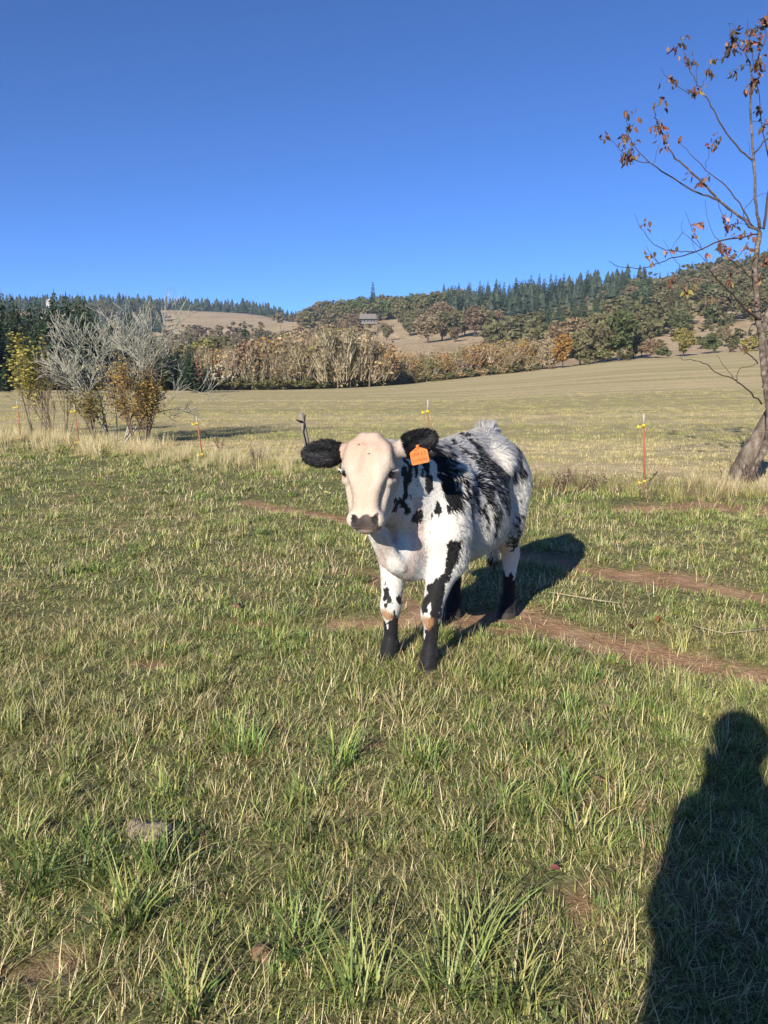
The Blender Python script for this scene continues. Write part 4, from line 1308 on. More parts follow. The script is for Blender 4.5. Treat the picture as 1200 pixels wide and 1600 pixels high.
# --- lower thicket to the right of the snag
for k, px in enumerate(rows(590, 735, 26, .8)):
    d = lerp([(590, 152), (735, 163)], px) + random.uniform(0, 14)
    h = lerp([(590, 8), (640, 6.2), (700, 6.0), (735, 5.5)], px) * random.uniform(.75, 1.1)
    lm = random.choice([m_tan, m_tan, m_gold, m_gold, m_lime])
    place('bare_tree', *spot(px, d), h, BARES[k % 5], 'low half bare thicket tree with ' + HUE[lm] + ' leaves below the open slope', 'tree', 'thicket trees below the open slope', None, random.uniform(1.2, 1.7), True, lm)
for k, px in enumerate(rows(728, 858, 24, .8)):
    d = lerp([(728, 163), (858, 168)], px) + random.uniform(0, 10)
    lm = random.choice([m_tan, m_tan, m_gold, m_gold, m_lime])
    place('bare_tree', *spot(px, d), random.uniform(5.6, 7.4), BARES[(k + 2) % 5], 'thicket tree with ' + HUE[lm] + ' leaves beside the bright orange maple', 'tree', 'golden thicket trees', None, random.uniform(1.2, 1.6), True, lm)
for k, px in enumerate(rows(596, 860, 24, .8)):
    place('hedge_bush', *spot(px, lerp([(590, 150), (735, 160), (860, 166)], px)), random.uniform(1.2, 2.2), SHRUBS[k % 3], 'low ' + HUE[[m_bramble, m_oak, m_tan][k % 3]] + ' bush at the foot of the golden thicket', 'bush', 'bushes at the thicket foot', [m_bramble, m_oak, m_tan][k % 3], random.uniform(1.1, 1.6))
place('orange_maple', *spot(878, 166), 7.4, OAKS[1], 'bright orange gold maple at the field edge', 'tree', None, m_gold, .72)
# --- trees along the field edge to its right
random.seed(105)
for px, d, h, pr_, m_, w_, lb in (
        (905, 172, 8, OAKS[0], m_oak, .8, 'olive tree just right of the orange maple'), (930, 176, 9, OAKS[2], m_oak, .8, 'broad olive brown tree behind the field edge'), (965, 176, 12.0, OAKS[3], m_green, .85, 'tallest green leafed tree at the right field edge'),
        (948, 180, 10, OAKS[1], m_lime, .8, 'yellowish green tree leaning on the tallest green tree'), (988, 182, 8, OAKS[0], m_oak, .8, 'dull olive tree right of the tallest green tree'), (915, 168, 3.6, SHRUBS[0], m_oak, 1.2, 'rounded olive bush beside the orange maple'),
        (938, 168, 3.2, SHRUBS[1], m_bramble, 1.3, 'low green bush under the olive brown tree'), (975, 169, 2.8, SHRUBS[2], m_bramble, 1.3, 'low green bush under the tallest green tree'), (1014, 178, 4.4, OAKS[2], m_oakb, .9, 'small brown oak on the edge of the dry slope'),
        (1035, 174, 2.6, SHRUBS[1], m_green, 1.4, 'wide dark green bush left of the yellow tree'), (1065, 176, 6.6, OAKS[0], m_lime, .9, 'yellow leafed tree on the dry slope behind the young tree'), (1108, 180, 4.6, SHRUBS[1], m_green, .95, 'round dark green bush on the dry slope'),
        (1143, 200, 3.0, SHRUBS[2], m_green, 1.1, 'small dark bush higher on the dry slope'), (1168, 176, 3.4, SHRUBS[0], m_lime, 1.3, 'yellow green bush behind the young tree trunk'), (1192, 182, 3.6, SHRUBS[1], m_lime, 1.2, 'yellow green bush near the right fence corner'),
        (1140, 178, 2.2, SHRUBS[0], m_oak, 1.0, 'low olive bush beside the yellow green bush'), (1130, 205, 6, OAKS[3], m_oakb, .5, 'thin brown tree on the dry slope'), (1000, 190, 5.2, OAKS[1], m_oakb, .8, 'brown oak above the small brown oak')):
    place('slope_tree' if pr_ in OAKS else 'slope_bush', *spot(px, d), h, pr_, lb, 'tree' if pr_ in OAKS else 'bush', None, m_, w_)
# --- oaks and firs over the middle hill
random.seed(107)
for k, (px, d, h) in enumerate(((604, 400, 9), (640, 420, 10), (668, 360, 13), (690, 370, 15), (705, 390, 14), (740, 380, 15), (725, 400, 13), (755, 395, 14), (710, 350, 7), (672, 440, 14), (650, 450, 12), (775, 400, 13), (632, 470, 10), (622, 505, 14), (690, 430, 16), (760, 430, 15))):
    place('oak_tree', *spot(px, d), h, OAKS[k % 4], 'round ' + ('brown' if k % 3 == 2 else 'olive') + ' oak on the open tan slope of the middle hill', 'tree', 'oaks on the open slope', [m_oak, m_oak, m_oakb][k % 3], 1.0)
for k, px in enumerate(rows(488, 720, 46, .8)):
    d = random.uniform(520, 600)
    if 555 < px < 596 and d < 575: d = 590
    lm = random.choice([m_oak, m_oak, m_oakb, m_green])
    place('oak_tree', *spot(px, d), random.uniform(12, 17), OAKS[k % 4], HUE[lm] + ' oak massed on the hilltop around the house', 'tree', 'hilltop oaks around the house', lm, 1.0, False)
for k, px in enumerate(rows(430, 560, 22, .8)):
    d = random.uniform(300, 480)
    place('oak_tree', *spot(px, d), random.uniform(9, 14), OAKS[k % 4], 'brown oak on the hill flank behind the bare treeline', 'tree', 'oaks behind the treeline', random.choice([m_oakb, m_oak, m_tan]), 1.0, False)
place('hilltop_fir', *spot(583, 585), 26, FIRS[0], 'single tall fir rising above the hilltop house', 'tree', None, m_fir2, 1.0, False)
for k, px in enumerate(rows(684, 912, 70, .9)):
    d = random.uniform(430, 600) + lerp([(684, 60), (760, 0), (912, -40)], px)
    place('fir_tree', *spot(px, d), random.uniform(13, 22), FIRS[k % 4], 'dark fir in the wood over the middle hill', 'tree', 'firs of the hill wood', m_fir2, random.uniform(1.0, 1.4), False)
# --- wooded hillside on the right
for k, px in enumerate(rows(830, 1010, 46, .9)):
    d = random.uniform(250, 520)
    place('fir_tree', *spot(px, d), random.uniform(11, 17), FIRS[k % 4], 'dark fir on the lower flank of the hill behind the young tree', 'tree', 'firs on the right hill flank', m_fir2, random.uniform(1.0, 1.5), False)
for k in range(130):
    px = random.uniform(885, 1240); d = random.uniform(215, 500)
    open_ = (px > 1010 and d < 300 + (px - 1010) * .35) 
    if open_ and random.random() < .82: continue
    lm = random.choice([m_oak, m_oakb, m_oak, m_green])
    place('oak_tree', *spot(px, d), random.uniform(7, 12), OAKS[k % 4], HUE[lm] + ' oak scattered over the hillside behind the young tree', 'tree', 'oaks over the right hillside', lm, random.uniform(.9, 1.2), False)
for k, px in enumerate(rows(820, 1230, 50, .9)):
    d = random.uniform(490, 560)
    place('fir_tree', *spot(px, d), random.uniform(6, 13), FIRS[k % 4], 'dark fir on the skyline of the hill behind the young tree', 'tree', 'skyline firs of the hill behind the young tree', m_fir2, random.uniform(1.0, 1.5), False)
# --- far ridge on the left
random.seed(109)
def jag_fir(w_, seed):
    """far fir: a ragged many-tiered cone"""
    random.seed(seed); V, F = [], []; n, tiers = 7, 6
    for t_ in range(tiers):
        z0 = t_ / tiers * .92 + .02; z1 = min(1.0, z0 + .30); r0 = w_ * (1 - t_ / tiers) ** .9 + .015
        b = len(V); V.append(np.array((random.gauss(0, .01), random.gauss(0, .01), z1)))
        for k in range(n):
            a = 6.283 * k / n + t_; r = r0 * random.uniform(.65, 1.2); V.append(np.array((math.cos(a) * r, math.sin(a) * r, z0 + random.uniform(-.03, .03))))
        F += [(b, b + 1 + k, b + 1 + (k + 1) % n) for k in range(n)]
    return V, F
LOWF = [jag_fir(w_, sd) for w_, sd in ((.24, 51), (.20, 52), (.28, 53), (.22, 54))]
random.seed(111)
LOWO = [round_crown(.5, .05, 1.0, 12, 12, .075, sd) for sd in (54, 55)]
def mass(name, items, mat, label):
    V, F, b = [], [], 0
    for (x_, y_, h_, w_, (v, f)) in items:
        z_ = float(ground_z(x_, y_)[0]); a = random.random() * 6.28; ca, sa = math.cos(a), math.sin(a)
        v = np.array(v); q = np.stack([(v[:, 0] * ca - v[:, 1] * sa) * h_ * w_ + x_, (v[:, 0] * sa + v[:, 1] * ca) * h_ * w_ + y_, v[:, 2] * h_ + z_], 1)
        V.append(q); F += [tuple(i + b for i in ff) for ff in f]; b += len(q)
    o = link(name, mesh_from(name, np.concatenate(V), F, mat, None, False)); return tag(o, label, None, None, 'stuff')
it = []
for px in rows(-200, 560, 430, .9):
    it.append((*spot(px, random.uniform(960, 1150)), random.uniform(11, 20), random.uniform(1.1, 1.5), random.choice(LOWF)))
for k in range(170):
    px = random.uniform(-200, 255); it.append((*spot(px, random.uniform(420, 960)), random.uniform(12, 20), random.uniform(1.2, 1.6), random.choice(LOWF)))
mass('far_forest', it, m_fir3, 'continuous dark fir forest along the far ridge')
it = []
for k in range(210):
    px = random.uniform(252, 570); d = random.uniform(185, 560 if px < 432 else 780)
    it.append((*spot(px, d), random.uniform(7, 12), random.uniform(.9, 1.3), random.choice(LOWO)))
mass('valley_woodland', it, m_oakb, 'soft brown woodland filling the valley below the bare field')
it = []
for k in range(120):
    px = random.uniform(762, 1005); it.append((*spot(px, random.uniform(235, 430)), random.uniform(7, 12), random.uniform(.9, 1.3), random.choice(LOWO)))
for k in range(60):
    px = random.uniform(1000, 1230); it.append((*spot(px, random.uniform(200, 300)), random.uniform(1.5, 4), random.uniform(1.0, 1.6), random.choice(LOWO)))
for k in range(330):
    px = random.uniform(880, 1320); d = random.uniform(260, 540)
    if px > 1000 and d < 290 + (px - 1000) * .25 and random.random() < .85: continue
    it.append((*spot(px, d), random.uniform(6, 11), random.uniform(.9, 1.3), random.choice(LOWO)))
for k in range(90):
    px = random.uniform(480, 720); it.append((*spot(px, random.uniform(515, 640)), random.uniform(9, 15), random.uniform(.9, 1.3), random.choice(LOWO)))
mass('hill_woodland', it, m_oak, 'soft olive brown woodland covering the hill behind the young tree')
it = []
for k in range(150):
    px = random.uniform(690, 1000); it.append((*spot(px, random.uniform(430, 640) - (px - 690) * .25), random.uniform(11, 19), random.uniform(1.1, 1.5), random.choice(LOWF)))
mass('hill_fir_wood', it, m_fir3, 'dense fir wood behind the single firs on the middle hill')
for k in range(26):
    px = random.uniform(130, 250); d = random.uniform(700, 960)
    place('oak_tree', *spot(px, d), random.uniform(9, 14), OAKS[k % 4], 'far oak below the ridge left of the bare field', 'tree', 'oaks below the far ridge', m_oak, 1.1, False)
# tall trees that stand left of the view and lay their shadows over the field
for k, (x_, y_, h_) in enumerate(((-31, 15, 11), (-35, 18, 12), (-39, 22, 13), (-28, 10, 9))):
    place('field_oak', x_, y_, h_, OAKS[k % 4], 'olive oak standing at the left side of the pasture', 'tree', 'oaks left of the pasture', m_oak, .8)

# --- house on the hill
hx, hy = spot(575, 505)
hz = float(ground_z(hx, hy)[0])
m_wall = plain('house_cladding', (.17, .13, .10), .8, .2, .2, 1)
m_roof = plain('roof_shingle_grey', (.21, .185, .16), .85, .2, .3, 1)
m_white = plain('trim_white', (.40, .37, .33), .6, .3, .1, 1)
m_glass = plain('window_glass', (.03, .04, .05), .12, .6, .1, 1)
house = empty('hill_house', (hx, hy, hz), 'grey roofed long house on the wooded hilltop', 'house')
mb = MB(); mb.box((0, 2, 1.6), (11, 6, 5.6)); mb.build('wall', m_wall, house, False)
mb = MB(); mb.add([(-6.2, -2.6, 3.9), (6.2, -2.6, 3.9), (6.2, 6.6, 3.9), (-6.2, 6.6, 3.9), (-5.2, 2, 7.4), (5.2, 2, 7.4)], [(0, 1, 5, 4), (2, 3, 4, 5), (0, 4, 3), (1, 2, 5), (0, 3, 2, 1)])
rf = mb.build('roof', m_roof, house, False)
mb = MB(); mb.box((-1.6, 2.6, 7.6), (.9, .9, 1.8)); mb.build('chimney', m_wall, rf, False)
mb = MB(); mb.box((0, -2.2, 1.2), (12.5, 2.4, .25)); dk = mb.build('deck', m_white, house, False)
for x_ in (-5.8, -2, 2, 5.8):
    mb = MB(); mb.box((x_, -3.2, -.6), (.22, .22, 3.6)); mb.build('deck_post', m_white, dk, False)
for x_ in (-4.2, -2.2, 0, 2.2, 4.2):
    mb = MB(); mb.box((x_, -1.05, 2.6), (1.35, .12, 1.7)); wn_ = mb.build('window', m_white, house, False)
    mb = MB(); mb.box((x_, -1.13, 2.6), (1.1, .06, 1.45)); mb.build('pane', m_glass, wn_, False)
mb = MB(); mb.box((-7.2, 1.5, 1.0), (3.4, 4.6, 4.2)); wg = mb.build('side_wing', m_wall, house, False)
mb = MB(); mb.add([(-9.2, -1.2, 3.1), (-5.5, -1.2, 3.1), (-5.5, 4.2, 3.1), (-9.2, 4.2, 3.1), (-9.2, 1.5, 4.9), (-5.5, 1.5, 4.9)], [(0, 1, 5, 4), (2, 3, 4, 5), (0, 4, 3), (1, 2, 5), (0, 3, 2, 1)]); mb.build('wing_roof', m_roof, wg, False)
# small white house far up on the left ridge
fx_, fy_ = spot(88, 985); fz_ = float(ground_z(fx_, fy_)[0])
fh_ = empty('far_house', (fx_, fy_, fz_ + 2), 'tiny white house on the far ridge above the firs', 'house')
mb = MB(); mb.box((0, 0, 2), (9, 7, 8)); mb.build('wall', m_white, fh_, False)
mb = MB(); mb.add([(-5, -4.2, 6.4), (5, -4.2, 6.4), (5, 4.2, 6.4), (-5, 4.2, 6.4), (0, -4.2, 9.8), (0, 4.2, 9.8)], [(0, 4, 5, 3), (1, 2, 5, 4), (0, 1, 4), (2, 3, 5), (0, 3, 2, 1)]); mb.build('roof', m_white, fh_, False)
# ------------------------------------------------------------------ shrubs by the fence
m_lichen, t = new_mat('bark_lichen')
g = t('ShaderNodeTexCoord').outputs['Object']
c = t.ramp(t.noise(g, 14, 5, .7), [(.30, (.10, .085, .07)), (.45, (.27, .255, .20)), (.68, (.48, .46, .37))])
t.out(t.pbsdf(c, .9, .1, t.bump(t.noise(g, 60, 4, .6), .6, .01)))
m_twigb = plain('twig_brown', (.17, .12, .085), .85, .15, .5, 20)
def leaf_cards(pts, leaf, spread_, n, seed):
    random.seed(seed); V, F = [], []
    for i in range(n):
        p, d = random.choice(pts)
        c = p + np.array([random.gauss(0, spread_) for _ in range(3)])
        n_ = rnd_dir(); u = np.cross(n_, (0, 0, 1.0)); u /= np.linalg.norm(u) + 1e-6; v = np.cross(n_, u); s_ = leaf * random.uniform(.55, 1.3)
        b = len(V); V += [c - u * s_, c - v * s_ * .55 + n_ * s_ * .12, c + u * s_, c + v * s_ * .55 + n_ * s_ * .12]; F.append((b, b + 1, b + 2, b + 3))
    return V, F

# the pale lichen covered shrub
random.seed(201)
bx, by = spot(186, 17.9)
sh = empty('lichen_shrub', (bx, by, float(ground_z(bx, by)[0])), 'bare shrub with pale grey lichen on its spreading branches', 'shrub')
mb = MB(); tw = MB()
stems = [((-.5, 0, 0), (-.30, .1, 1.0), 1.5), ((-.45, .1, 0), (-.15, -.1, 1.0), 1.7), ((-.2, .2, 0), (.05, .1, 1), 1.75), ((.1, .1, 0), (.30, .0, 1.0), 1.75), ((.2, -.1, 0), (.62, .05, .95), 1.65), ((-.3, -.1, 0), (-.62, -.05, .8), 1.25), ((.2, .1, 0), (.12, .2, 1.0), 1.8)]
tips = []
for p, d, L in stems:
    d = np.array(d) / np.linalg.norm(d)
    limbs(mb, np.array(p, float) * .6, d, L * .95, .024, 4, .80, .20, (3, 5), 5, tips, .20, .0055)
mb.build('branches', m_lichen, sh)
# golden leaved shrub growing into it
random.seed(203)
gx, gy = spot(218, 17.7)
gs = empty('golden_shrub', (gx, gy, float(ground_z(gx, gy)[0])), 'golden brown leafed shrub standing in front of the lichen shrub', 'shrub')
mb = MB(); tips = []
for k in range(15):
    a = random.random() * 6.28; d = np.array((math.cos(a) * .24, math.sin(a) * .24, 1.0)); d /= np.linalg.norm(d)
    limbs(mb, np.array((math.cos(a) * .14, math.sin(a) * .14, 0)), d, random.uniform(.5, 1.35), .014, 2, .55, .3, (3, 5), 4, tips, .14, .004)
mb.build('stems', m_twigb, gs)
m_gleaf = leaf_mat('leaves_golden_shrub', [(.30, .18, .05), (.40, .25, .06), (.22, .145, .05), (.15, .12, .045), (.33, .18, .06)], .3, .2)
V, F = leaf_cards(tips, .032, .09, 3400, 5); link('leaves', mesh_from('golden_leaves', np.array(V), F, m_gleaf, None, False), gs)
# low leafy bush beside it
random.seed(205)
gx, gy = spot(152, 17.6)
gs = empty('low_shrub', (gx, gy, float(ground_z(gx, gy)[0])), 'small dark olive shrub under the lichen branches', 'shrub')
mb = MB(); tips = []
for k in range(9):
    a = random.random() * 6.28; d = np.array((math.cos(a) * .3, math.sin(a) * .3, 1.0)); d /= np.linalg.norm(d)
    limbs(mb, np.array((math.cos(a) * .1, math.sin(a) * .1, 0)), d, random.uniform(.5, .8), .011, 2, .5, .3, (2, 4), 4, tips, .14, .004)
mb.build('stems', m_twigb, gs)
m_oleaf = leaf_mat('leaves_low_shrub', [(.14, .12, .04), (.22, .18, .05), (.30, .23, .06), (.10, .095, .035)], .3, .2)
V, F = leaf_cards(tips, .03, .07, 1100, 6); link('leaves', mesh_from('low_shrub_leaves', np.array(V), F, m_oleaf, None, False), gs)
# the yellow sapling and the brown bush behind it
random.seed(207)
gx, gy = spot(52, 19.4)
gs = empty('yellow_sapling', (gx, gy, float(ground_z(gx, gy)[0])), 'slender sapling with bright yellow green leaves', 'tree')
mb = MB(); tips = []
for (x0, d, L, r) in ((-.05, (-.12, 0, 1), 1.5, .02), (.12, (.02, .05, 1), 1.55, .02), (.25, (.10, 0, 1), 1.2, .015), (.0, (-.3, .1, .9), 1.1, .014), (.35, (.1, 0, 1), .9, .01), (.45, (.06, 0, 1), .8, .01)):
    d = np.array(d, float); d /= np.linalg.norm(d)
    limbs(mb, np.array((x0, random.uniform(-.1, .1), 0)), d, L, r, 2, .42, .4, (3, 5), 5, tips, .08, .004)
mb.build('stems', m_bark, gs)
tl = [(p, d) for p, d in tips if p[2] > .75 and p[0] < .30]
m_yleaf = leaf_mat('leaves_sapling', [(.40, .335, .07), (.48, .38, .08), (.28, .26, .06), (.20, .19, .06)], .35, .2)
V, F = leaf_cards(tl, .046, .12, 1300, 8); link('leaves', mesh_from('sapling_leaves', np.array(V), F, m_yleaf, None, False), gs)
random.seed(209)
gx, gy = spot(92, 21.5)
gs = empty('brown_bush', (gx, gy, float(ground_z(gx, gy)[0])), 'dull brown and green bush between sapling and lichen shrub', 'bush')
mb = MB(); tips = []
for k in range(10):
    a = random.random() * 6.28; d = np.array((math.cos(a) * .35, math.sin(a) * .35, 1.0)); d /= np.linalg.norm(d)
    limbs(mb, np.array((math.cos(a) * .3, math.sin(a) * .3, 0)), d, random.uniform(.9, 1.3), .014, 2, .5, .3, (3, 4), 4, tips, .14, .005)
mb.build('stems', m_twigb, gs)
m_bleaf = leaf_mat('leaves_brown_bush', [(.13, .11, .045), (.20, .15, .07), (.16, .15, .05)], .2, .2)
V, F = leaf_cards(tips, .035, .10, 800, 9); link('leaves', mesh_from('brown_bush_leaves', np.array(V), F, m_bleaf, None, False), gs)
# small dead weeds in the pasture
random.seed(211)
for px, py, h, lb in ((402, 722, .34, 'small dry brown weed with seed heads in the pasture before the wooden post'), (344, 700, .28, 'low tan dead clump beside the leaning fence stake'), (880, 765, .38, 'dead grey weed stems by the right fence stake'), (930, 768, .34, 'thin dead weed between cow and right fence stake')):
    q = on_flat(px, py); e = empty('dead_weed', (q[0], q[1], float(ground_z(q[0], q[1])[0])), lb, 'weed')
    mb = MB(); tips = []
    for k in range(12):
        a = random.random() * 6.28; d = np.array((math.cos(a) * .4, math.sin(a) * .4, 1.0)); d /= np.linalg.norm(d)
        limbs(mb, np.array((math.cos(a) * .04, math.sin(a) * .04, -.01)), d, h * random.uniform(.5, .75), .004, 1, .5, .3, (2, 4), 3, tips, .12, .0018)
    mb.build('stems', m_twigb, e)
    V, F = leaf_cards(tips, .014, .012, 150, 12 + px); link('seed_heads', mesh_from('seed_heads', np.array(V), F, leaf_mat('weed_heads', [(.24, .17, .11), (.34, .26, .18)], .1, .2), None, False), e)

# ------------------------------------------------------------------ the young tree by the fence
TD = 11.2
z7 = lambda x, y: (930 + .28125 * x, .28125 * y)
z8 = lambda x, y: (960 + .2312 * x, 430 + .2312 * y)
tx, ty = 5.15, TD
tree = empty('young_tree', (tx, ty, float(ground_z(tx, ty)[0])), 'young fruit tree with sparse red brown leaves and forked trunk by the fence', 'tree')
TO = np.array(tree.location)
m_tbark, t = new_mat('bark_fruit_tree')
g = t('ShaderNodeTexCoord').outputs['Object']
c = t.ramp(t.noise(g, 12, 6, .7), [(.38, (.055, .042, .034)), (.55, (.145, .11, .085)), (.72, (.32, .27, .22))])
t.out(t.pbsdf(c, .85, .2, t.bump(t.noise(t.mapping(g, (1, 1, .3)), 40, 5, .7), .7, .02)))
m_tbark2, t = new_mat('bark_old_trunk')
g = t('ShaderNodeTexCoord').outputs['Object']
c = t.ramp(t.noise(t.mapping(g, (1, 1, .4), (0, R(30), 0)), 9, 6, .75), [(.3, (.06, .045, .035)), (.5, (.17, .13, .10)), (.66, (.30, .25, .20)), (.8, (.55, .52, .46))])
t.out(t.pbsdf(c, .9, .15, t.bump(t.noise(t.mapping(g, (1, 1, .3), (0, R(30), 0)), 22, 6, .75), 1.0, .05)))
m_tdark = plain('bark_dark_twig', (.075, .05, .042), .75, .25, .5, 25)
BR = []                                    # sampled branch points for leaves
def branch(pts, r0, r1, dy0=0.0, dy1=0.0, mat=None, name='branch', conv=z7, sides=6, wob=.02):
    P = []
    n = len(pts)
    for i, q in enumerate(pts):
        px, py = conv(*q) if conv else q
        P.append(at(px, py, TD + dy0 + (dy1 - dy0) * i / (n - 1)))
    P = [np.array(p) for p in P]
    Q = []
    for i in range(n - 1):
        for k in range(4):
            s_ = k / 4
            p0, p1, p2, p3 = P[max(i - 1, 0)], P[i], P[i + 1], P[min(i + 2, n - 1)]
            q = .5 * ((2 * p1) + (p2 - p0) * s_ + (2 * p0 - 5 * p1 + 4 * p2 - p3) * s_ ** 2 + (3 * p1 - p0 - 3 * p2 + p3) * s_ ** 3)
            if 0 < i + k: q = q + np.array([random.gauss(0, wob * .35) for _ in range(3)])
            Q.append(q)
    Q.append(P[-1])
    m_ = len(Q)
    mb = MB(); mb.tube([q - TO for q in Q], [r0 + (r1 - r0) * (i / (m_ - 1)) ** .8 for i in range(m_)], sides, None, True, .12)
    BR.extend(Q)
    return mb.build(name, mat or (m_tbark if r0 > .02 else m_tdark), tree)
# the trunks, a little outside the branches that leave them
random.seed(301)
# trunks
branch([(1136, 775), (1158, 735), (1180, 695), (1200, 658), (1214, 628)], .17, .09, .05, .15, m_tbark2, 'old_trunk', None, 14, .0)
branch([(1172, 755), (1176, 738), (1189, 712), (1199, 685), (1202, 650), (1199, 615), (1195, 585), (1192, 555), (1190, 518)], .052, .046, -.22, -.1, m_tbark, 'trunk', None, 10, .006)
branch([(1202, 650), (1207, 620), (1204, 590), (1200, 560), (1194, 528)], .038, .034, -.05, -.05, m_tbark, 'trunk_fork', None, 8, .006)
branch([(1189, 522), (1184, 495), (1182, 460), (1179, 425), (1182, 395), (1187, 363)], .045, .035, -.1, 0, m_tbark, 'trunk', None, 8, .008)
branch([(1191, 522), (1202, 480), (1212, 430), (1220, 370), (1225, 300), (1222, 200), (1215, 120)], .04, .012, -.05, .4, m_tbark, 'branch', None, 8)
# dead tangle round the foot
for k in range(26):
    x_ = random.uniform(1128, 1195); branch([(x_, 752 + random.uniform(0, 14)), (x_ + random.uniform(-14, 14), 735 + random.uniform(-8, 8)), (x_ + random.uniform(-20, 22), 718 + random.uniform(-18, 12))], .006, .002, random.uniform(-.5, .1), random.uniform(-.6, .0), m_twigb, 'sucker', None, 4)
# limbs, from the fork upwards
branch([(915, 1290), (800, 1200), (690, 1110), (600, 1020), (510, 930), (430, 860), (390, 790), (350, 690), (330, 640), (325, 570)], .021, .004, 0, -.9)
branch([(690, 1115), (600, 1085), (480, 1020), (340, 930), (290, 890), (210, 800), (180, 720), (170, 640)], .014, .003, -.3, .5)
branch([(300, 905), (200, 880), (110, 800), (65, 745)], .006, .002, .35, .3)
branch([(320, 920), (335, 870), (350, 800)], .004, .002, .3, .2)
branch([(880, 1260), (800, 1130), (700, 1010), (610, 940), (500, 830), (465, 790)], .012, .003, 0, .8)
branch([(615, 940), (630, 860), (655, 790)], .005, .002, .5, .4)
branch([(915, 1270), (895, 1150), (882, 900), (862, 600), (868, 400), (840, 310), (780, 230), (740, 130)], .026, .003, 0, -.5)
branch([(875, 890), (780, 810), (690, 660), (630, 570), (580, 490), (545, 430), (500, 310), (475, 200)], .013, .003, -.2, .3)
branch([(590, 525), (490, 500), (410, 440), (360, 380)], .006, .002, .1, -.1)
branch([(590, 480), (620, 420), (640, 370), (645, 290)], .005, .002, .2, .4)
branch([(565, 455), (565, 400), (565, 340)], .005, .002, .2, .2)
branch([(868, 400), (880, 330), (850, 180), (845, 110)], .008, .002, -.4, -.6)
branch([(870, 395), (930, 260), (950, 130), (965, 20)], .010, .002, -.4, -.2)
branch([(885, 850), (960, 770), (1010, 700), (1030, 600)], .012, .004, -.2, .2)
branch([(1010, 1000), (940, 800), (910, 540), (880, 430)], .012, .004, .3, .1)
branch([(895, 1100), (860, 850), (850, 780)], .004, .002, 0, .1)
branch([(935, 1270), (960, 1100), (985, 950), (1000, 800)], .020, .008, 0, .4)
branch([(915, 1300), (700, 1340), (550, 1400), (450, 1430), (330, 1470), (250, 1490), (130, 1480), (75, 1450)], .013, .003, 0, -1.1)
branch([(445, 1395), (330, 1360), (270, 1290), (215, 1190)], .006, .002, -.6, -.9)
branch([(550, 1400), (500, 1400), (440, 1395)], .007, .006, -.5, -.6)
branch([(690, 1345), (640, 1270), (610, 1110)], .006, .002, -.2, 0)
branch([(600, 1390), (490, 1290), (485, 1220)], .005, .002, -.4, -.2)
branch([(590, 1375), (540, 1280), (500, 1170)], .005, .002, -.4, -.5)
branch([(470, 1480), (430, 1420), (375, 1330)], .004, .002, -.6, -.7)
branch([(360, 1470), (310, 1420), (280, 1370)], .004, .002, -.8, -.9)
branch([(610, 1450), (550, 1380), (540, 1340)], .004, .002, -.3, -.3)
branch([(680, 1110), (710, 1200), (740, 1250)], .004, .002, -.2, -.1)
branch([(870, 1250), (820, 1190), (860, 1120), (960, 1070)], .008, .003, 0, .1)
branch([(880, 1560), (800, 1480), (730, 1430), (680, 1380)], .010, .003, -.05, -.4)
branch([(800, 1420), (760, 1490), (700, 1520), (560, 1560), (450, 1575)], .005, .002, -.3, -.6)
branch([(985, 300), (900, 240), (820, 150), (750, 80), (680, 10), (620, -60)], .020, .004, -.1, -.8, None, 'branch', z8)
branch([(985, 390), (940, 405), (910, 380), (930, 340)], .009, .004, -.1, -.2, None, 'branch', z8)
branch([(995, 870), (930, 800), (850, 740), (820, 715), (700, 660), (630, 610), (560, 580), (470, 575), (440, 555)], .012, .003, -.15, -.8, None, 'branch', z8)
branch([(820, 715), (750, 620), (690, 540)], .006, .002, -.4, -.3, None, 'branch', z8)
branch([(968, 595), (930, 550), (860, 500), (800, 430), (770, 380)], .010, .003, -.1, -.4, None, 'branch', z8)
branch([(828, 715), (840, 640), (900, 620), (965, 600)], .005, .004, -.4, -.1, None, 'branch', z8)
branch([(910, 280), (820, 265), (740, 270), (540, 290), (400, 270)], .007, .002, -.2, -.9, None, 'branch', z8)
branch([(930, 100), (850, 170), (700, 160), (560, 140)], .006, .002, 0, -.5, None, 'branch', z8)
branch([(1000, 760), (1020, 700), (1060, 600)], .008, .004, -.1, .1, None, 'branch', z8)
# leaves: each hangs on a twig of its own cluster
def leaf_shape(name, mat, fold, curl):
    V, F = [], []
    n = 5
    for i in range(n + 1):
        t_ = i / n; w = .5 * math.sin(math.pi * min(1, t_ * .96 + .04)) ** .8 * (.52 if i not in (0, n) else .02)
        x = -curl * t_ * t_ * .5
        V += [(-w, x + fold * w, -t_), (0, x, -t_), (w, x + fold * w, -t_)]
    for i in range(n):
        b = 3 * i; F += [(b, b + 1, b + 4, b + 3), (b + 1, b + 2, b + 5, b + 4)]
    return mesh_from(name, np.array(V), F, mat)
LM = [leaf_mat('leaf_copper', [(.27, .125, .07)], .3, .9), leaf_mat('leaf_red_brown', [(.18, .078, .055)], .3, .9), leaf_mat('leaf_dark', [(.075, .055, .030)], .25, .9), leaf_mat('leaf_pink_tan', [(.36, .20, .14)], .3, .8), leaf_mat('leaf_olive_yellow', [(.30, .26, .07)], .35, .8)]
LS = [leaf_shape('leaf', m_, f_, c_) for m_, f_, c_ in ((LM[0], .5, .5), (LM[1], .8, .7), (LM[2], .4, .9), (LM[3], .6, .3), (LM[1], .3, 1.0), (LM[4], .5, .4), (LM[0], .9, .8), (LM[2], .7, .3))]
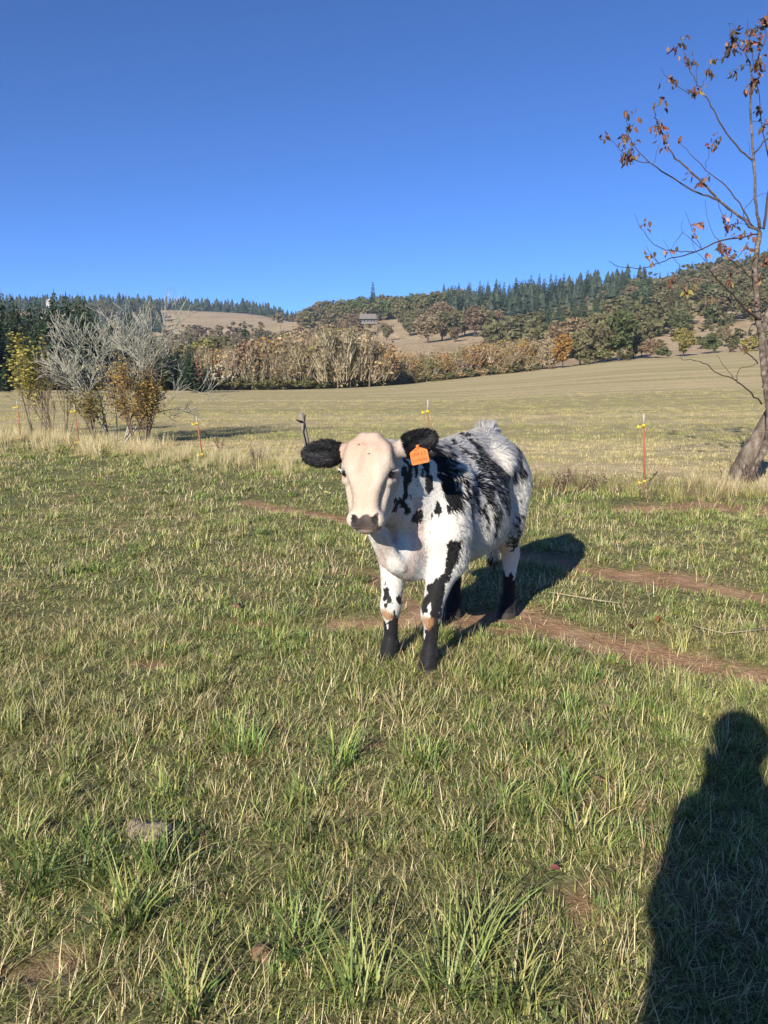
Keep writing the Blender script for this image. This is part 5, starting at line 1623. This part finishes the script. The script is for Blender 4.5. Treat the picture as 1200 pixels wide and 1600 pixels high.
CLUS = [(985, 240, 20), (988, 212, 11), (1030, 200, 10), (1032, 218, 6), (952, 212, 4), (975, 180, 4), (1028, 165, 3), (1115, 228, 8), (1050, 125, 5), (1075, 95, 6), (1092, 133, 7), (1108, 112, 6), (1060, 75, 4), (1067, 60, 2), (1105, 97, 2), (1140, 40, 3),
        (1150, 65, 8), (1155, 85, 7), (1175, 60, 8), (1180, 72, 8), (1195, 40, 11), (1190, 55, 8), (1175, 105, 8), (1190, 110, 7), (1168, 145, 9), (1190, 140, 6), (1195, 170, 5), (1180, 200, 4), (1060, 225, 2), (1080, 268, 2), (1105, 275, 4), (1095, 285, 2), (1004, 355, 3),
        (1025, 410, 4), (1040, 440, 4), (1070, 470, 7), (1085, 340, 4), (1083, 365, 3), (1140, 360, 5), (1125, 375, 5), (1125, 345, 3), (1160, 370, 4), (1145, 395, 4), (1130, 390, 4), (1190, 410, 5), (1165, 395, 4), (1150, 425, 5), (1185, 430, 5), (1195, 420, 4), (1110, 400, 2), (1060, 375, 3), (1155, 350, 3), (1180, 480, 3), (1105, 480, 2), (1162, 545, 2)]
BRA = np.array(BR)
nleaf = 0; XT = []
for (px, py, n) in CLUS:
    prj = np.array([at(px, py, q[1]) for q in BRA])
    j = int(np.argmin(np.linalg.norm((BRA - prj)[:, [0, 2]], axis=1) + np.abs(BRA[:, 1] - TD) * .02))
    root = BRA[j]; ctr = at(px, py, root[1])
    nt = max(1, n // 4)
    mb = MB(); ends = []
    for k in range(nt):
        e = ctr + np.array([random.gauss(0, .07), random.gauss(0, .10), random.gauss(.02, .08)])
        rt = BRA[max(0, min(len(BRA) - 1, j + random.randint(-1, 1)))]
        if np.linalg.norm(rt - root) > .6: rt = root
        midp = rt * .45 + e * .55 + np.array((0, 0, random.uniform(-.02, .05)))
        mb.tube([rt - TO, midp - TO, e - TO], [.0045, .003, .0018], 4)
        ends += [midp, e, midp * .5 + e * .5, midp * .25 + e * .75]
    mb.build('twig', m_tdark, tree)
    red = py > 300
    for k in range(int(n * 1.25)):
        p = random.choice(ends) + np.array([random.gauss(0, .045) for _ in range(3)]); XT.append((p, random.uniform(.05, .095)))
    for k in range(n):
        if nleaf >= 298: break
        p = random.choice(ends) + np.array([random.gauss(0, .03) for _ in range(3)])
        s_ = random.uniform(.065, .11)
        o = link('leaf', LS[random.choice([0, 1, 1, 3, 4, 6, 2] if red else [0, 1, 2, 2, 4, 7, 7, 1, 6])] if not (px == 1070 or random.random() < .06) else LS[5], tree)
        o.location = p - TO; o.scale = (s_ * random.uniform(.75, 1.1), s_, s_)
        o.rotation_euler = (random.gauss(.1, .55), random.gauss(0, .55), random.uniform(0, 6.283)); nleaf += 1

V, F = [], []
for p, s_ in XT:
    M = np.array(Matrix.Rotation(random.uniform(0, 6.28), 3, 'Z') @ Matrix.Rotation(random.gauss(0, .7), 3, 'X'))
    b = len(V)
    for q in ((0, 0, 0), (-.26, .1, -.35), (.26, .1, -.35), (0, -.05, -.4), (-.2, .05, -.72), (.2, .05, -.72), (0, -.25, -1)): V.append(M @ (np.array(q) * s_) + p - TO)
    F += [(b, b + 1, b + 3), (b, b + 3, b + 2), (b + 1, b + 4, b + 6, b + 3), (b + 3, b + 6, b + 5, b + 2)]
xl = link('small_leaves', mesh_from('small_leaves', np.array(V), F, leaf_mat('leaves_small', [(.17, .075, .05), (.25, .115, .065), (.075, .055, .032), (.33, .19, .125), (.12, .085, .045)], .3, .2)), tree); xl['kind'] = 'stuff'

# ------------------------------------------------------------------ electric fence
m_rod = plain('stake_rust', (.40, .135, .075), .7, .3, .4, 25, .3)
m_tip = plain('stake_white', (.46, .41, .36), .6, .3, .3, 25)
m_yel = plain('insulator_yellow', (.80, .58, .03), .4, .4, .15, 40)
m_wire = plain('fence_wire', (.22, .20, .18), .5, .5, .2, 60)
m_post = plain('post_weathered', (.30, .26, .21), .9, .1, .6, 14, .8, 40)
m_black = plain('plastic_black', (.012, .012, .013), .5, .4, .2, 30)
HOOK = {}
def stake(x, y, lean, low, top, lb, lowi=True):
    z = float(ground_z(x, y)[0])
    e = empty('fence_stake', (x, y, z), lb, 'fence stake', None)
    tp = np.array((lean, 0, top))
    mb = MB(); mb.tube([(0, 0, -.05), tp * .5, tp * .86], [.013, .013, .012], 8); mb.build('rod', m_rod, e)
    mb = MB(); mb.tube([tp * .86, tp], [.0135, .011], 8); mb.build('white_tip', m_tip, e)
    for i, f_ in enumerate((.84, low)):
        if i and not lowi: continue
        c = tp * f_
        mb = MB()
        mb.tube([c + (-.0, 0, -.022), c + (0, 0, .022)], .022, 8)
        mb.tube([c + (0, -.012, .0), c + (-.05, -.03, -.006), c + (-.085, -.032, -.012)], [.014, .012, .010], 6)
        mb.tube([c + (-.085, -.032, -.03), c + (-.088, -.032, .012)], .012, 6)
        mb.build('insulator', m_yel, e)
        HOOK.setdefault(i, []).append((np.array((x, y, z)) + c + (-.086, -.034, 0)))
    return e
stake(*FENCE[2], -.075, .10, 1.02, 'rusty red fence stake with two yellow insulators right of the cow')
stake(*FENCE[3], .0, .2, 1.14, 'fence stake with yellow insulator mostly hidden behind the cow')
stake(*FENCE[5], -.10, .12, .80, 'leaning red fence stake with yellow insulators beside the golden shrub')
stake(*FENCE[6], -.06, .10, .92, 'fence stake between the low olive shrub and the sapling')
stake(*FENCE[7], -.02, .10, .95, 'fence stake at the foot of the yellow sapling')
wx, wy = FENCE[4]
pe = empty('wooden_post', (wx, wy, float(ground_z(wx, wy)[0])), 'leaning weathered wooden fence post behind the cow', 'fence post')
mb = MB(); mb.tube([(.10, 0, -.1), (.02, 0, .5), (-.06, 0, .93)], [.05, .048, .042], 9, None, True, .12); mb.build('post', m_post, pe)
mb = MB(); mb.tube([(.02, -.055, .90), (-.015, -.06, .62), (.07, -.055, .2)], .012, 6); mb.build('steel_strip', m_black, pe)
mb = MB(); mb.tube([(-.03, -.05, .78), (-.10, -.06, .80), (-.13, -.06, .82)], [.02, .018, .012], 7); mb.build('insulator', m_black, pe)
far_l = np.array((-16, 22, .75)); far_r = np.array((9.5, 8.2, .85))
for i, zz_ in ((0, 0.0), (1, -.6)):
    pts = [far_r + (0, 0, zz_)] + HOOK[i] + [far_l + (0, 0, zz_)]
    mb = MB(); full = []
    for a_, b_ in zip(pts[:-1], pts[1:]):
        for k in range(6):
            s_ = k / 6; p = a_ * (1 - s_) + b_ * s_; p = p - np.array((0, 0, .05 * 4 * s_ * (1 - s_))); full.append(p)
    full.append(pts[-1]); mb.tube(full, .0022, 4)
    tag(mb.build('fence_wire', m_wire), ('thin upper' if i == 0 else 'thin lower') + ' electric wire strung along the fence stakes', 'wire')
stake(9.5, 8.2, 0, .2, 1.0, 'fence stake beyond the young tree at the end of the wires')
stake(-16, 22, 0, .2, 1.0, 'fence stake past the yellow sapling at the other end of the wires')

# ------------------------------------------------------------------ small things on the ground
random.seed(401)
m_stone = plain('stone_tan', (.46, .35, .245), .9, .15, .5, 18, .8, 40)
m_clod = plain('earth_clod', (.26, .165, .10), .95, .1, .5, 25, .9, 50)
def stone(name, px, py, r, mat, lb, cat, sq=.6):
    q = on_flat(px, py); V, F = uv_ball((0, 0, 0), (1, 1, 1), np.eye(3), 12, 8)
    V = np.array(V); nn = vnoise(V * 1.6 + px, 3)[:, None]; V = V * (.7 + .55 * nn) * np.array((r * 1.3, r, r * sq))
    V = np.round(V / (r * .3)) * (r * .3) * .2 + V * .8
    o = link(name, mesh_from(name, V, F, mat, None, False)); o.location = (q[0], q[1], float(ground_z(q[0], q[1])[0]) + r * sq * .5)
    o.rotation_euler = (0, 0, random.random() * 6); return tag(o, lb, cat)
stone('stone', 233, 1316, .058, m_stone, 'flat pale tan stone lying in the grass beside bare earth', 'stone', .55)
stone('stone', 215, 1302, .03, m_stone, 'small pale pebble touching the flat tan stone', 'stone')
stone('earth_clod', 64, 1312, .042, m_clod, 'brown clod of earth next to the big green tussock', 'clod')
stone('earth_clod', 88, 1306, .03, m_clod, 'lighter tan clod of earth beside the brown clod', 'clod')
stone('earth_clod', 118, 1316, .028, m_clod, 'small brown clod between stone and tussock', 'clod')
stone('earth_clod', 368, 956, .035, m_clod, 'small dark clod on the thin turf left of the cow', 'clod')
stone('earth_clod', 412, 1508, .03, m_clod, 'dark clod in the bare hollow among green tussocks', 'clod')
CL = (m_clod, m_stone)
for k in range(16):
    x0, y0, x1, y1, w_ = STRIPS[random.choice([5, 6, 7, 8, 11, 12, 13, 14])]
    t_ = random.random(); qx, qy = x0 + (x1 - x0) * t_ + random.gauss(0, w_ * .4), y0 + (y1 - y0) * t_ + random.gauss(0, w_ * .4)
    V, F = uv_ball((0, 0, 0), (1, 1, 1), np.eye(3), 9, 6); r = random.uniform(.008, .02); V = np.array(V); V = V * (.6 + .8 * vnoise(V * 1.7 + k * 3, 5)[:, None]) * np.array((r * 1.3, r, r * .7))
    o = link('earth_clod', mesh_from('earth_clod', V, F, m_clod, None, False)); o.location = (qx, qy, float(ground_z(qx, qy)[0]) + r * .3); tag(o, 'small loose crumb of earth on the trodden dirt track', 'clod', 'crumbs of earth on the dirt track')
m_stick = plain('stick_pale', (.42, .34, .24), .8, .2, .3, 30)
def stick(pts, r, lb, mat=None):
    P = [on_flat(*p) for p in pts]; P = [np.array((p[0], p[1], float(ground_z(p[0], p[1])[0]) + .03)) for p in P]
    c = P[0].copy(); mb = MB(); mb.tube([p - c for p in P], r, 6, None, True, .1)
    o = mb.build('dry_stick', mat or m_stick); o.location = c; tag(o, lb, 'stick')
stick([(856, 938), (890, 944), (930, 950), (968, 953)], .003, 'long pale dry stick on the turf behind the cow')
stick([(1080, 985), (1130, 998), (1200, 992)], .0032, 'pale bent stalk lying on turf between the two dirt tracks', m_stick)
stick([(925, 1237), (945, 1244), (962, 1258)], .005, 'short reddish stick in the grass beside the photographer shadow', plain('stick_red', (.33, .17, .10), .8, .2, .3, 30))
m_fall = leaf_mat('leaf_fallen', [(.50, .24, .05), (.36, .15, .06)], .2, .6)
for px, py, s_, lb in ((1030, 976, .07, 'fallen orange leaf on the turf between dirt tracks'), (857, 1387, .035, 'fallen dark red leaf on bare earth'), (985, 985, .05, 'fallen rusty leaf beside the orange leaf')):
    q = on_flat(px, py); o = link('fallen_leaf', leaf_shape('fallen_leaf', m_fall if px == 1030 else LM[1], .5, .4)); o.scale = (s_, s_, s_)
    o.location = (q[0], q[1], float(ground_z(q[0], q[1])[0]) + .045); o.rotation_euler = (1.5, random.random(), random.random() * 6); tag(o, lb, 'leaf')
# flies on the cow's forehead
m_fly = plain('fly_black', (.05, .035, .03), .4, .4, .1, 50)
for px, py, lb in ((561, 695, 'dark fly high on the cow forehead'), (577, 709, 'smaller dark fly lower on the cow forehead')):
    d = (Vector(at(px, py, 3.3)) - camp).normalized(); hit = cow_bvh.ray_cast(camp, d, 9)
    if hit[0] is None: continue
    nrm_ = np.array(hit[1]); p = np.array(hit[0]) + nrm_ * .003
    mb = MB(); mb.tube([hr * .005, hr * .002, -hr * .003, -hr * .005], [.001, .0028, .0028, .001], 6)
    mb.add([hr * .002 + hn * .003, -hr * .006 + hu * .004 + hn * .003, -hr * .007 - hu * .001 + hn * .003, -hr * .006 - hu * .004 + hn * .003], [(0, 1, 2), (0, 2, 3)])
    o = mb.build('fly', m_fly); o.location = p; tag(o, lb, 'fly')

# ------------------------------------------------------------------ the photographer, whose shadow lies on the grass
PC = np.array((-.045, -.25))
B = Solid((-.50, -.75, -.02), (.42, .10, 1.80), .009)
def bp(x, y, z): return np.array((PC[0] + x, PC[1] + y, z))
B.ball(bp(0, 0, 1.645), (.098, .110, .128), k=.03)
B.ball(bp(0, -.025, 1.66), (.112, .118, .118), k=.03)                      # hair
B.cone(bp(0, -.03, 1.57), bp(0, -.04, 1.42), .062, .068, k=.03)
B.ball(bp(0, .112, 1.635), (.016, .022, .024), k=.015)
B.cone(bp(-.13, -.05, 1.36), bp(.13, -.05, 1.36), .085, .085, k=.06)
B.cone(bp(0, -.05, 1.30), bp(0, -.05, 1.02), .175, .205, k=.08, flat=((0, 1, 0), 1.5))
B.cone(bp(0, -.05, 1.02), bp(0, -.05, .74), .205, .24, k=.07, flat=((0, 1, 0), 1.35))
for sd in (-1, 1):
    sh_, el_, hd_ = bp(sd * .165, -.05, 1.37), bp(sd * .185, .0, 1.12), np.array((sd * .05, -.075, 1.47))
    B.cone(sh_, el_, .068, .055, k=.04); B.cone(el_, hd_ + np.array((sd * .03, -.05, -.04)), .052, .033, k=.03)
    B.ball(hd_ + np.array((sd * .02, -.015, -.015)), (.026, .035, .045), k=.025)
    for f_ in range(4):
        b_ = hd_ + np.array((sd * .028, .005, .02 - .02 * f_)); B.cone(b_, b_ + np.array((sd * -.001, .035, .006)), .0095, .009, k=.006); B.cone(b_ + np.array((0, .035, .006)), b_ + np.array((-sd * .022, .052, .006)), .009, .008, k=.006)
    B.cone(hd_ + np.array((sd * .012, -.01, .02)), hd_ + np.array((-sd * .012, .018, .03)), .011, .009, k=.008)
    B.cone(bp(sd * .09, -.05, .88), bp(sd * .105, -.04, .50), .098, .066, k=.05)
    B.cone(bp(sd * .105, -.04, .50), bp(sd * .115, -.06, .10), .064, .042, k=.03)
    B.cone(bp(sd * .115, -.07, .06), bp(sd * .135, .11, .045), .048, .042, k=.03)
pv, pq = B.surface(2)
pn = vert_normals(pv, pq)
if np.mean(np.sum(pn * (pv - np.array((PC[0], PC[1] - .05, .9))), 1)) < 0: pq = pq[:, ::-1]
pc = np.repeat(np.array([[.03, .045, .08]]), len(pv), 0)                          # dark jacket
pc[pv[:, 2] < .90] = (.035, .045, .075); pc[pv[:, 2] < .11] = (.06, .04, .03)
skin = ((pv[:, 2] > 1.43) & (np.abs(pv[:, 0] - PC[0]) < .14)) | ((pv[:, 1] > -.14) & (pv[:, 2] > 1.38))
pc[skin] = (.55, .34, .25)
pc[(pv[:, 2] > 1.56) & (pv[:, 1] < PC[1] + .045 + (pv[:, 2] - 1.70) * .6)] = (.05, .03, .02)
m_person, t = new_mat('person_clothes_and_skin')
t.out(t.pbsdf(t('ShaderNodeVertexColor', layer_name='Col').outputs[0], .75, .25))
gz0 = float(ground_z(PC[0], PC[1])[0])
per = empty('person', (PC[0], PC[1], gz0), 'person in dark jacket standing and holding up a phone, seen as a shadow', 'person')
link('body', mesh_from('person_body', pv - np.array((PC[0], PC[1], 0)), pq, m_person, pc), per)
mb = MB(); mb.box((0, -.035, 1.47), (.074, .009, .150)); ph = mb.build('phone', m_black, None, False); tag(ph, 'black phone held up by the photographer', 'phone')
# ------------------------------------------------------------------ autumn haze over the hills
mb = MB(); mb.box((0, 1180, 45), (3600, 2440, 190))
hz_ = mb.build('haze', None, None, False)
m_haze = bpy.data.materials.new('haze_air'); m_haze.use_nodes = True
nt = m_haze.node_tree; nt.nodes.clear()
ho = nt.nodes.new('ShaderNodeOutputMaterial'); hv_ = nt.nodes.new('ShaderNodeVolumePrincipled')
hv_.inputs['Color'].default_value = (.62, .80, 1.0, 1); hv_.inputs['Density'].default_value = 0.00015; hv_.inputs['Anisotropy'].default_value = 0.0
nt.links.new(hv_.outputs[0], ho.inputs['Volume'])
hz_.data.materials.append(m_haze)
tag(hz_, 'thin pale blue haze in the valley air', None, None, 'stuff')
